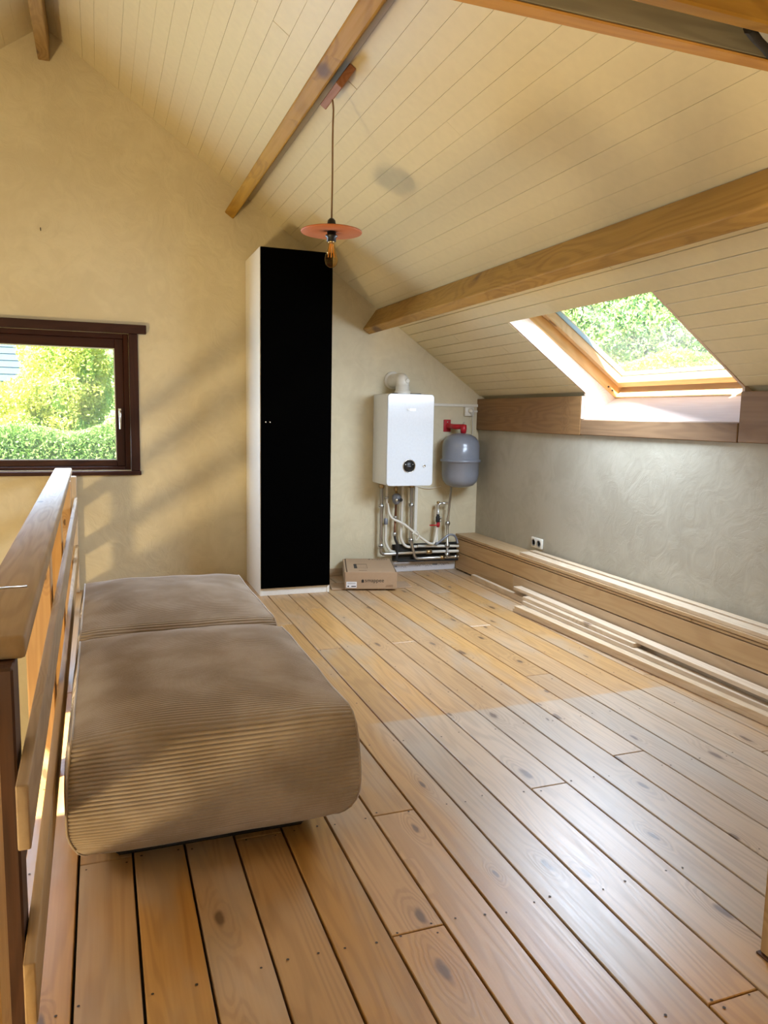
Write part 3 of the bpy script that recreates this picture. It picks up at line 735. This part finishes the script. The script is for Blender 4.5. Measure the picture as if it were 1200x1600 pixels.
def ring(x, z, r, h, mat, y=PY, ax='Z', nm='fitting'):
    M = T(x, y, z)
    if ax == 'X': M = M @ RY(math.pi / 2)
    obj(nm, lathem([(r * .7, -h / 2), (r, -h / 2 + .003), (r, h / 2 - .003), (r * .7, h / 2)], 14), mat, pw, M)
for x, z in ((2.078, .552), (2.080, .235), (2.334, .555), (2.338, .27), (2.652, .402), (2.655, .215), (2.655, .14)):
    y_ = PY - .02 if x > 2.6 else PY
    ring(x, z, .0195, .034, M_STEEL, y_)
    ring(x, z, .0205, .010, M_BLKP, y_, nm='clamp')
for x, z in ((2.077, .715), (2.334, .715)): ring(x, z, .022, .035, M_BRASS)
ring(2.200, .69, .017, .03, M_BRASS); ring(2.198, .46, .016, .028, M_STEEL); ring(2.195, .325, .016, .03, M_STEEL)
ring(2.499, .168, .019, .05, M_BRASS, ax='X'); ring(2.62, .117, .019, .04, M_BRASS, PY, 'X'); ring(2.742, .117, .017, .03, M_STEEL, PY, 'X')
ring(2.125, .62, .016, .02, M_STEEL, PY + .01); ring(2.122, .43, .016, .05, M_TANK, PY + .01)
vb = obj('safety_valve', lathem([(.001, -.045), (.018, -.045), (.030, -.03), (.038, 0), (.036, .025), (.02, .04), (.001, .042)], 20), M_TANK, pw, T(2.204, PY - .005, .612))
for dx in (-.012, .022): obj('gauge', lathem([(.001, 0), (.014, 0), (.014, .01), (.001, .011)], 14), M_BLKP if dx > 0 else M_CHROME, vb, T(2.204 + dx, PY - .04, .606) @ RX(math.pi / 2))
vv = obj('valve', lathem([(.001, -.045), (.014, -.045), (.014, -.02), (.018, -.015), (.018, .025), (.012, .03), (.012, .045), (.001, .046)], 14), M_RUBBER, pw, T(2.563, PY - .02, .435))
for dz in (-.01, .016): obj('valve_port', lathem([(.001, 0), (.008, 0), (.008, .012), (.001, .013)], 10), M_STEEL, vv, T(2.575, PY - .04, .437 + dz) @ RX(math.pi / 2))
ring(2.563, .575, .013, .02, M_BRASS, PY - .02)
obj('valve_handle', boxm(.085, .012, .010, .003, M_RED), M_RED, pw, T(2.522, PY - .045, .394))
obj('valve_body', lathem([(.001, -.02), (.014, -.02), (.016, 0), (.014, .02), (.001, .021)], 14), M_RED, pw, T(2.565, PY - .022, .394))
cd = tag(box('pipe_duct', (2.382, G - .022, .33), (2.408, G, .742), M_PVC, None, .003), 'white vertical cable duct on the wall under the boiler', 'cable duct')
mb = tag(box('backing_board', (2.20, G - .030, .098), (2.768, G - .002, .232), plain('black_bitumen_board', (0.022, 0.02, 0.016), .85), None, .002), 'black strip of insulation board behind the floor-level pipes', 'insulation board')
ps = thing('paper_strip', 'pale printed paper strip at the foot of the wall under the pipes', 'paper strip', (2.45, G, 0))
box('sheet', (2.17, G - .006, 0.002), (2.766, G - .001, .092), plain('pale_grey_paper', (0.58, 0.56, 0.57), .7), ps, .001)
for x0_, dz in ((2.28, .0), (2.40, .008), (2.45, .012), (2.50, .0), (2.62, .005), (2.66, .01)):
    pts_ = [(x0_ + .012 * i + .006 * math.sin(i * 2.1 + x0_ * 40), G - .0075, .03 + dz + .024 * (i % 2) + .004 * math.cos(i * 3.0)) for i in range(5)]
    obj('pen_mark', tubem(pts_, .0011, 5), M_INK, ps)
for x0_ in (2.20, 2.56): box('print_mark', (x0_, G - .0072, .042), (x0_ + .045, G - .006, .056), M_TANK, ps, 0)

# trunking, gable socket with plug
tag(box('cable_trunking', (2.40, G - .018, 1.352), (2.945, G, 1.374), M_PVC, None, .002), 'white cable trunking along the gable wall right of the boiler', 'cable trunking')
tag(box('cable_trunking', (2.887, G - .014, 1.308), (2.945, G, 1.324), M_PVC, None, .002), 'short white trunking stub right of the single wall socket', 'cable trunking')
so = thing('wall_socket', 'single white wall socket with a plug beside the fascia board', 'socket', (2.846, G, 1.31))
box('socket_body', (2.805, G - .035, 1.276), (2.887, G, 1.352), M_PVC, so, .006, seg=2)
pg = obj('plug', lathem([(.001, 0), (.021, 0), (.020, .018), (.012, .03), (.001, .032)], 18), M_PVC, so, T(2.852, G - .034, 1.318) @ RX(math.pi / 2))
tube('plug_cable', [(2.853, G - .058, 1.312), (2.862, G - .058, 1.26), (2.885, G - .02, 1.17), (2.882, G - .008, 1.0)], .0032, M_PVC, pg, .04, 6)
ds = thing('wall_socket', 'double white wall socket low on the knee wall', 'socket', (K, 4.725, .33))
box('cover_plate', (K - .016, 4.655, .338), (K - .001, 4.800, .412), M_PVC, ds, .005, seg=2)
for yy in (4.692, 4.763):
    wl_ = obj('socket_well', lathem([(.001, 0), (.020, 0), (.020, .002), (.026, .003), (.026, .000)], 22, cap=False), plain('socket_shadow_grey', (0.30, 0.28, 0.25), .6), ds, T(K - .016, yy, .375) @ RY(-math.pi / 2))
    for dy in (-.009, .009): obj('contact_hole', lathem([(.0005, 0), (.003, 0), (.003, .001), (.0005, .0011)], 8), M_BLKP, wl_, T(K - .018, yy + dy, .375) @ RY(-math.pi / 2))

# ------------------------------------------------------------------ timber boxing along the knee wall
BXF = 2.770
tb = thing('timber_boxing', 'low pine boxing running along the foot of the knee wall', 'boxing', (2.86, 3.5, 0))
ypl('top_board', (BXF - .003, 4.69, .283), (K - .002, G - .004, .303), M_BOXW, tb, 'Y', .002)
ypl('top_board', (BXF - .003, BACK + .02, .283), (K - .002, 4.687, .303), M_BOXW, tb, 'Y', .002)
for y0, y1 in ((BACK + .02, 2.98), (2.983, G - .004)):
    ypl('front_board', (BXF, y0, .2660), (BXF + .018, y1, .2785), M_BOXW, tb, 'Y', .002)
ypl('front_board', (BXF, BACK + .02, .153), (BXF + .018, G - .004, .2605), M_BOXW, tb, 'Y', .002)
ypl('front_board', (BXF, BACK + .02, .010), (BXF + .018, 4.755, .146), M_BOXW, tb, 'Y', .002)
ypl('front_board', (BXF, 4.758, .010), (BXF + .018, G - .004, .146), M_BOXW, tb, 'Y', .002)
obj('core', boxm(.01, G - BACK - .05, .27, 0, M_DARK), M_DARK, tb, T(BXF + .024, (G + BACK) / 2, .14))

# ------------------------------------------------------------------ loose planks
def plank(y0, y1, xa0, xa1, w, z, t, label, tilt=0.0, mat=M_PLANK):
    """loose plank; its left edge goes from xa0 (at y0) to xa1 (at y1)"""
    L = math.hypot(y1 - y0, xa1 - xa0); a = math.atan2(-(xa1 - xa0), y1 - y0)
    M = T((xa0 + xa1) / 2 + w / 2, (y0 + y1) / 2, z + t / 2) @ RZ(a) @ RX(tilt)
    o = obj('wooden_plank', boxm(w, L, t, .0015, mat), mat, None, M)
    return tag(o, label, 'plank', 'loose planks along the boxing')
Y0 = 0.9
plank(Y0, 4.33, 2.655, 2.530, .045, .0005, .022, 'bottom batten of the floor pile, furthest from the boxing')
plank(Y0, 4.30, 2.650, 2.522, .045, .0235, .022, 'pale batten lying on top of the outermost floor batten')
plank(Y0 + .2, 4.38, 2.703, 2.600, .064, .0005, .020, 'flat plank lying on the floor behind the outer battens')
plank(1.3, 4.40, 2.706, 2.640, .045, .0215, .024, 'pale batten resting on the middle floor plank')
plank(3.29, 4.42, 2.676, 2.655, .055, .0465, .024, 'short plank whose sawn end shows in the middle of the pile')
plank(Y0, 4.62, 2.690, 2.700, .062, .0715, .022, 'bright wide plank on top of the pile next to the boxing')
plank(4.35, 5.30, 2.705, 2.712, .030, .0005, .040, 'short thin batten lying alone at the far end of the pile')
plank(Y0 - .5, 4.69, 2.775, 2.778, .078, .3040, .020, 'plank lying on top of the boxing along its front edge')
plank(Y0 - .5, 4.71, 2.868, 2.872, .046, .3040, .024, 'narrow pale plank on the boxing against the knee wall')

# ------------------------------------------------------------------ cardboard box
A_ = math.atan2(5.092 - 5.196, 2.003 - 1.634)
cb = thing('cardboard_box', 'closed brown cardboard box with black lettering beside the wardrobe', 'box', (1.634, 5.196, 0.012), A_)
CM = T(1.634, 5.196, 0.012) @ RZ(A_)
bw_, bd_, bh_ = .383, .52, .125
obj('carton', boxm(bw_, bd_, bh_, .003, M_CARD), M_CARD, cb, CM @ T(bw_ / 2, bd_ / 2, bh_ / 2))
lid = obj('lid_flap', boxm(bw_ - .030, bd_ - .004, .003, .001, M_CARD), M_CARD, cb, CM @ T(bw_ / 2 + .005, bd_ / 2, bh_ + .0012))
for dx in (.0175, bw_ - .0075): obj('flap_gap', boxm(.003, bd_ - .01, .0035, 0, M_INK), M_INK, cb, CM @ T(dx, bd_ / 2, bh_ + .001))
obj('corner_gap', boxm(.0025, .0015, bh_ - .004, 0, M_INK), M_INK, cb, CM @ T(.004, -.0004, bh_ / 2))
obj('shipping_label', boxm(.075, .0008, .045, 0, M_PAPER), M_PAPER, cb, CM @ T(.052, -.0006, .032))
for dx, w_, dz, h_ in ((.028, .010, .021, .010), (.068, .034, .021, .007), (.052, .06, .045, .003), (.052, .06, .038, .002)):
    obj('label_print', boxm(w_, .0006, h_, 0, M_INK if h_ > .004 else M_TANK), M_INK, cb, CM @ T(dx, -.0012, dz))
obj('lettering', textm('smappee', .040), M_INK, cb, CM @ T(.148, -.0008, .052) @ RX(math.pi / 2))
obj('emblem', prismm([(.124, .048), (.142, .048), (.142, .066), (.133, .073), (.124, .066)], .0008), M_INK, cb, CM @ T(0, -.0010, 0))
tl = textm('smappee', .036)
obj('lettering', tl, M_INK, cb, CM @ T(.225, bd_ - .045, bh_ + .0032))
obj('emblem', boxm(.016, .02, .0006, 0, M_INK), M_INK, cb, CM @ T(.208, bd_ - .034, bh_ + .0032))
# printed device outline on the lid
for x0_, x1_, y0_, y1_ in ((.075, .098, .13, .292), (.098, .175, .284, .291), (.098, .175, .13, .134), (.172, .175, .13, .291)):
    thin = (x1_ - x0_) > .02 and (y1_ - y0_) > .02
    obj('lid_print', boxm(x1_ - x0_, y1_ - y0_, .0006, 0, M_INK if (thin or y0_ > .2) else M_CORD), M_INK, cb, CM @ T((x0_ + x1_) / 2, (y0_ + y1_) / 2, bh_ + .0031))
for i_, (x0_, w_) in enumerate(((.30, .055), (.305, .05))):
    obj('small_print', boxm(w_, .0006, .004, 0, M_CORD), M_CORD, cb, CM @ T(x0_ + w_ / 2, -.0006, .018 + .010 * i_))
obj('small_print', boxm(.06, .012, .0005, 0, M_CORD), M_CORD, cb, CM @ T(.135, .05, bh_ + .003))
tag(obj('cardboard_sheet', boxm(.60, .20, .009, .001, M_CARD), M_CARD, None, T(1.862, 5.285, .005) @ RZ(A_ + .13)), 'flattened cardboard sheet sticking out from under the closed box', 'cardboard')

tag(obj('wall_nail', tubem([(-.335, G + .004, 2.44), (-.335, G - .016, 2.446), (-.335, G - .020, 2.456)], .003, 6), M_NAIL, None), 'small bent nail in the gable wall above the window', 'nail')

# ------------------------------------------------------------------ pendant lamp
LX, LY_ = 1.018, 3.50
pl_ = thing('pendant_lamp', 'terracotta disc pendant lamp with a clear filament bulb', 'lamp', (LX, LY_, 1.98))
ang = math.atan2(1, 0)
# block beside the middle purlin
mbk = slopeM(1)
s_b = (1.045 - RX0) * CT + (RZ0 - 2.74) * ST
obj('ceiling_block', boxm(.034, .26, .11, .003, M_PINKW), M_PINKW, pl_, mbk @ T(1.642, 3.49, -.056))
tube('cord', [(LX - .004, LY_, 2.685), (LX + .004, LY_, 2.64), (LX + .001, LY_, 2.52), (LX + .002, LY_, 2.35), (LX, LY_, 2.15)], .0042, M_CORD, pl_, .05, 8)
obj('lamp_holder', lathem([(.001, .056), (.008, .055), (.017, .046), (.020, .03), (.020, .020), (.020, -.018), (.028, -.020), (.028, -.026), (.021, -.030), (.021, -.048), (.001, -.049)], 24), M_BLKP, pl_, T(LX, LY_, 2.104))
obj('shade', lathem([(.020, .012), (.06, .010), (.138, .003), (.1405, -.001), (.138, -.005), (.06, -.001), (.020, .001), (.020, .012)], 64, cap=False), M_TERRA, pl_, T(LX, LY_, 2.100))
M_BULB = glass('bulb_glass', (1.0, 0.86, 0.62), 0.12)
bprof = [(.013, 0), (.0135, -.012), (.017, -.03), (.024, -.055), (.030, -.078), (.0305, -.092), (.026, -.108), (.014, -.119), (.002, -.122)]
bb = obj('bulb', lathem(bprof, 28, cap=False), M_BULB, pl_, T(LX, LY_, 2.062))
obj('bulb_cap', lathem([(.001, .004), (.0135, .004), (.0135, -.012), (.001, -.013)], 18), M_BRASS, bb, T(LX, LY_, 2.062))
M_FIL = plain('amber_filament', (0.75, 0.36, 0.06), .4)
for q in range(6):
    a = q * math.pi / 3
    obj('filament', tubem([(LX + .006 * math.cos(a), LY_ + .006 * math.sin(a), 2.045), (LX + .016 * math.cos(a + .3), LY_ + .016 * math.sin(a + .3), 1.988)], .0024, 6), M_FIL, bb)
obj('filament_stem', tubem([(LX, LY_, 2.052), (LX, LY_, 1.99)], .003, 8), M_PVC, bb)

# ------------------------------------------------------------------ corduroy ottomans
def corduroy(name, sidewise):
    m, n, l, b = nt(name)
    tc = n.new('ShaderNodeTexCoord')
    a = n.new('ShaderNodeTexNoise'); a.inputs['Scale'].default_value = 5.0; a.inputs['Detail'].default_value = 5
    f = n.new('ShaderNodeTexNoise'); f.inputs['Scale'].default_value = 420.0
    l.new(tc.outputs['Object'], a.inputs['Vector']); l.new(tc.outputs['Object'], f.inputs['Vector'])
    c = mixc(n, l, ramp(n, l, a.outputs[0], .35, .68), (0.30, 0.235, 0.17), (0.40, 0.33, 0.26))
    l.new(c, b.inputs['Base Color'])
    b.inputs['Roughness'].default_value = .85; b.inputs['Specular IOR Level'].default_value = .15
    b.inputs['Sheen Weight'].default_value = 1.0; b.inputs['Sheen Roughness'].default_value = .35
    b.inputs['Sheen Tint'].default_value = (0.85, 0.80, 0.80, 1)
    bp = n.new('ShaderNodeBump'); bp.inputs['Strength'].default_value = .3; bp.inputs['Distance'].default_value = .001
    l.new(f.outputs[0], bp.inputs['Height'])
    if sidewise:
        w = n.new('ShaderNodeTexWave'); w.bands_direction = 'Y'; w.inputs['Scale'].default_value = 27.3; w.inputs['Distortion'].default_value = .6
        l.new(tc.outputs['Object'], w.inputs[0])
        b2 = n.new('ShaderNodeBump'); b2.inputs['Strength'].default_value = .8; b2.inputs['Distance'].default_value = .004
        l.new(w.outputs[1], b2.inputs['Height']); l.new(bp.outputs[0], b2.inputs['Normal']); l.new(b2.outputs[0], b.inputs['Normal'])
    else: l.new(bp.outputs[0], b.inputs['Normal'])
    return m
M_CORDU = corduroy('beige_corduroy', False); M_CORDS = corduroy('beige_corduroy_side', True)
def cushprof(Ly, z0, z1, npts):
    """closed (y, z) outline: tight upper corners, strongly rounded lower corners, slightly bulging front and back"""
    rt, ry, rz = .055, .20, .19
    h = Ly / 2; pts = []
    def arc(cy, cz, ay, az, a0, a1, n=60):
        for i in range(n):
            a = math.radians(a0 + (a1 - a0) * i / n); pts.append((cy + ay * math.cos(a), cz + az * math.sin(a)))
    def line(p, q, n=120):
        for i in range(n): pts.append((p[0] + (q[0] - p[0]) * i / n, p[1] + (q[1] - p[1]) * i / n))
    arc(h - ry, z0 + rz, ry, rz, -90, 0); line((h, z0 + rz), (h - .008, z1 - rt)); arc(h - rt - .008, z1 - rt, rt, rt, 0, 90)
    line((h - rt - .008, z1), (-h + rt + .008, z1), 400); arc(-h + rt + .008, z1 - rt, rt, rt, 90, 180); line((-h + .008, z1 - rt), (-h, z0 + rz))
    arc(-h + ry, z0 + rz, ry, rz, 180, 270); line((-h + ry, z0), (h - ry, z0), 300)
    P = np.array(pts + [pts[0]]); d = np.r_[0, np.cumsum(np.hypot(*np.diff(P, axis=0).T))]
    u = np.linspace(0, d[-1], npts, endpoint=False)
    return np.c_[np.interp(u, d, P[:, 0]), np.interp(u, d, P[:, 1])], d[-1]
def ottoman(label, cx_, cy_, W, Ly, H, seed):
    o = thing('ottoman', label, 'ottoman', (cx_, cy_, 0), 0, 'corduroy ottomans along the railing')
    base = T(cx_, cy_, 0)
    _, per = cushprof(Ly, .044, H, 50)
    ribs = int(per / .0112); ns = ribs * 6
    P, per = cushprof(Ly, .044, H, ns)
    cols = 44
    us = np.sin(np.linspace(-1, 1, cols) * math.pi / 2) * .55 + np.linspace(-1, 1, cols) * .45
    nrm = np.roll(P, -1, 0) - np.roll(P, 1, 0); nrm = np.c_[nrm[:, 1], -nrm[:, 0]]; nrm /= np.linalg.norm(nrm, axis=1)[:, None]
    rib = .0060 * np.abs(np.cos(np.pi * np.arange(ns) / 6.0)) ** .6
    vs = np.zeros((cols, ns, 3))
    ctr = np.array([0, (.03 + H) / 2])
    for i, u in enumerate(us):
        f = 1 - .02 * abs(u) ** 8
        for j in range(ns):
            y, z = ctr + (P[j] - ctr) * np.array([1 - .015 * abs(u) ** 8, f])
            x = u * W / 2
            z += .042 * max(0.0, (z - .25) / (H - .25)) ** 2 * (1 - abs(2 * y / Ly) ** 3) * (1 - abs(u) ** 4)
            x *= 1 - .14 * max(0.0, (.19 - z) / .155) ** 2
            bulge = .018 * max(0.0, 1 - ((z - ctr[1]) / ((H - .03) / 2)) ** 2) * u * abs(u) ** 1.5
            low = noise.noise(Vector((x * 3.1 + seed, y * 3.1, z * 3.0))) * .010 + noise.noise(Vector((x * 9 + seed, y * 7, z * 7))) * .0035
            if z < .12: low *= .3
            # shallow creases running out of the front corners
            rr = rib[j] + low
            vs[i, j] = (x + bulge, y + nrm[j, 0] * rr, z + nrm[j, 1] * rr)
    V = vs.reshape(-1, 3); F = []
    for i in range(cols - 1):
        for j in range(ns):
            j2 = (j + 1) % ns; F.append((i * ns + j, i * ns + j2, (i + 1) * ns + j2, (i + 1) * ns + j))
    obj('cover', mesh_of(V, F, 'cover', True), M_CORDU, o, base)
    step = 3
    for side, col in ((-1, 0), (1, cols - 1)):
        rim = vs[col, ::step]; n_ = len(rim); c = rim.mean(0); sv = []; sf = []
        K_ = 14
        for k in range(K_):
            t = 1 - k / (K_ - 1) * .995
            for p_ in rim:
                q = c + (p_ - c) * t
                sv.append((q[0] + side * .030 * (1 - t ** 3), q[1], q[2]))
        for k in range(K_ - 1):
            for j in range(n_):
                j2 = (j + 1) % n_; a_ = (k * n_ + j, k * n_ + j2, (k + 1) * n_ + j2, (k + 1) * n_ + j)
                sf.append(a_ if side < 0 else tuple(reversed(a_)))
        obj('side_panel', mesh_of(sv, sf, 'side', True), M_CORDS, o, base)
        path = [Vector(p_) for p_ in vs[col, ::18]]; path.append(path[0])
        obj('piping', tubem(path, .0035, 6, caps=False), M_CORDU, o, base)
    obj('base', boxm(W - .20, Ly - .36, .050, .01, M_BLKP), M_BLKP, o, base @ T(0, 0, .0255))
    for sx_ in (-1, 1):
        for sy_ in (-1, 1):
            obj('foot', lathem([(.022, 0), (.026, .004), (.026, .035), (.001, .036)], 14), M_BLKP, o, base @ T(sx_ * (W / 2 - .14), sy_ * (Ly / 2 - .24), 0))
    return o
ottoman('ribbed beige corduroy ottoman nearer the camera', .288, 2.505, .755, 1.02, .416, 3.0)
ottoman('ribbed beige corduroy ottoman further back, nearer the gable wall', .288, 3.552, .755, 1.00, .412, 11.0)

# ------------------------------------------------------------------ outside: lawn, hedge, shrubs, neighbour's roof
M_GRASS = plain('lawn', (0.16, 0.24, 0.07), .9, bump=.3, bscale=8)
gr = tag(obj('ground', joinm([((-40, G + .4, -2.2), (60, 70, -1.9)), ((K + .6, -30, -2.2), (60, G + .4, -1.9))]), M_GRASS), 'grass outside the house', kind='structure')
LM1 = leafmat('hedge_leaves', (0.14, 0.27, 0.06), (0.30, 0.44, 0.12), (0.20, 0.32, 0.10))
LM2 = leafmat('yellow_green_leaves', (0.42, 0.50, 0.08), (0.66, 0.62, 0.16), (0.30, 0.48, 0.10))
LM3 = leafmat('tree_leaves', (0.26, 0.42, 0.12), (0.46, 0.56, 0.20), (0.22, 0.40, 0.20))
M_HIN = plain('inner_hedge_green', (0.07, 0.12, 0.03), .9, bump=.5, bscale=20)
M_BARK = plain('bark', (0.12, 0.09, 0.06), .9, bump=.5, bscale=20)
def leaves(centres, sizes):
    n = len(centres)
    d = rng.normal(size=(n, 3)); d /= np.linalg.norm(d, axis=1)[:, None]
    e = rng.normal(size=(n, 3)); e -= (e * d).sum(1)[:, None] * d; e /= np.linalg.norm(e, axis=1)[:, None]
    s = sizes[:, None]
    v = np.stack([centres - d * s, centres + e * s * .45, centres + d * s, centres - e * s * .45], 1).reshape(-1, 3)
    f = np.arange(4 * n).reshape(n, 4)
    me = bpy.data.meshes.new('leaves'); me.from_pydata(v.tolist(), [], f.tolist()); me.update()
    return me
def hedge(name, label, lo, hi, n, mat, sz, rz=0, loc=(0, 0, 0)):
    h = thing(name, label, 'hedge', loc, rz)
    M = T(*loc) @ RZ(rz)
    p = rng.uniform(0, 1, (n, 3)); p[:, 2] = p[:, 2] ** .55
    face = rng.integers(0, 3, n)
    p[face == 0, 1] = np.abs(rng.normal(0, .06, (face == 0).sum()))     # near face
    p[face == 1, 2] = 1 - np.abs(rng.normal(0, .03, (face == 1).sum())) # top
    lo = np.array(lo); hi = np.array(hi)
    q = lo + p * (hi - lo)
    q[:, 2] += .07 * np.sin(q[:, 0] * 2.3) * p[:, 2] + .05 * np.sin(q[:, 0] * 5.1) * p[:, 2]
    obj('leaves', leaves(q, rng.uniform(.6, 1.3, n) * sz), mat, h, M)
    c = (lo + hi) / 2; s = (hi - lo)
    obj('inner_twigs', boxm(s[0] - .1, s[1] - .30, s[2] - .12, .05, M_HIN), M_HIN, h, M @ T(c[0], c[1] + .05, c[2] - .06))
    return h
def tree(name, label, cat, base, blobs, n, mat, sz):
    t = thing(name, label, cat, base)
    cs = []
    w = np.array([b[3] * b[4] * b[5] for b in blobs]) ** .67; w /= w.sum()
    for b, k in zip(blobs, (w * n).astype(int)):
        d = rng.normal(size=(k, 3)); d /= np.linalg.norm(d, axis=1)[:, None]
        r = 1 - np.abs(rng.normal(0, .22, k)); r = np.clip(r, .1, 1.05)
        q = d * r[:, None]
        bumpy = 1 + .18 * np.sin(d[:, 0] * 7 + b[0]) * np.sin(d[:, 1] * 6 + b[1]) + .12 * np.sin(d[:, 2] * 11)
        q *= bumpy[:, None]
        cs.append(q * np.array(b[3:6]) + np.array(b[:3]))
    c = np.concatenate(cs)
    M = T(*base)
    obj('foliage', leaves(c, rng.uniform(.6, 1.4, len(c)) * sz), mat, t, M)
    top = max(b[2] for b in blobs)
    obj('trunk', tubem([(0, 0, 0), (.05, .03, top * .5), (.02, 0, top)], [.14, .10, .05], 8), M_BARK, t, M)
    return t
GZ = -1.9
hedge('hedge', 'clipped green hedge outside the gable window', (-4.5, 0, 0), (3.0, 1.2, 2.97), 90000, LM1, .024, 0, (0, 10.6, GZ))
tree('shrub', 'sunlit yellow-green shrub behind the hedge in the gable window', 'shrub', (-0.75, 13.4, GZ), [(.15, 0, 3.3, .70, .8, 1.2), (.5, .1, 3.7, .45, .6, 1.0), (-.55, 0, 2.85, .62, .75, .72)], 48000, LM2, .032)
tree('shrub', 'taller bright green shrub at the right side of the gable window view', 'shrub', (0.70, 15.6, GZ), [(0, 0, 3.6, .80, .8, 1.9), (.5, .1, 4.0, .7, .8, 1.5)], 40000, LM3, .034)
tree('shrub', 'low blue-green shrub at the left edge of the gable window view', 'shrub', (-2.35, 15.8, GZ), [(0, 0, 2.9, .75, .8, .75), (-.7, 0, 3.0, .8, .8, .85)], 26000, LM3, .034)
# neighbour's slate roof seen above the shrubs
nb = thing('neighbour_house', 'blue-grey slate roof of a house behind the shrubs', 'house', (-6, 25, GZ))
M_SLATE = plain('blue_slate', (0.05, 0.08, 0.115), .45)
box('wall', (-14, 25.0, GZ), (2, 31, 2.4), M_WHITE, nb, .01)
rs = math.atan2(3.2, 3.3)
for i in range(15):
    obj('slate_course', boxm(16.8, .37, .05, .004, M_SLATE), M_SLATE, nb, T(-6, 24.75 + .215 * i, 2.15 + .208 * i) @ RX(rs - .10))
# trees seen through the skylight
tree('tree', 'leafy tree seen through the left part of the skylight', 'tree', (8.2, 13.7, GZ), [(0, 0, 4.4, 1.55, 1.55, 2.6), (-.1, .1, 5.4, 1.3, 1.3, 1.7)], 62000, LM3, .050)
tree('tree', 'leafy tree seen through the middle of the skylight', 'tree', (12.2, 15.3, GZ), [(0, 0, 4.8, 1.95, 1.9, 3.0), (.2, -.1, 6.0, 1.5, 1.5, 1.8)], 66000, LM3, .054)
tree('tree', 'blue-green tree at the far right of the skylight view', 'tree', (12.5, 11.0, GZ), [(0, 0, 4.5, 1.6, 1.6, 2.8)], 36000, LM1, .055)
hedge('hedge', 'sunlit hedge along the bottom of the skylight view', (-3.4, 0, 0), (3.4, .8, 4.02), 50000, LM2, .036, math.radians(-39), (6.9, 8.6, GZ))
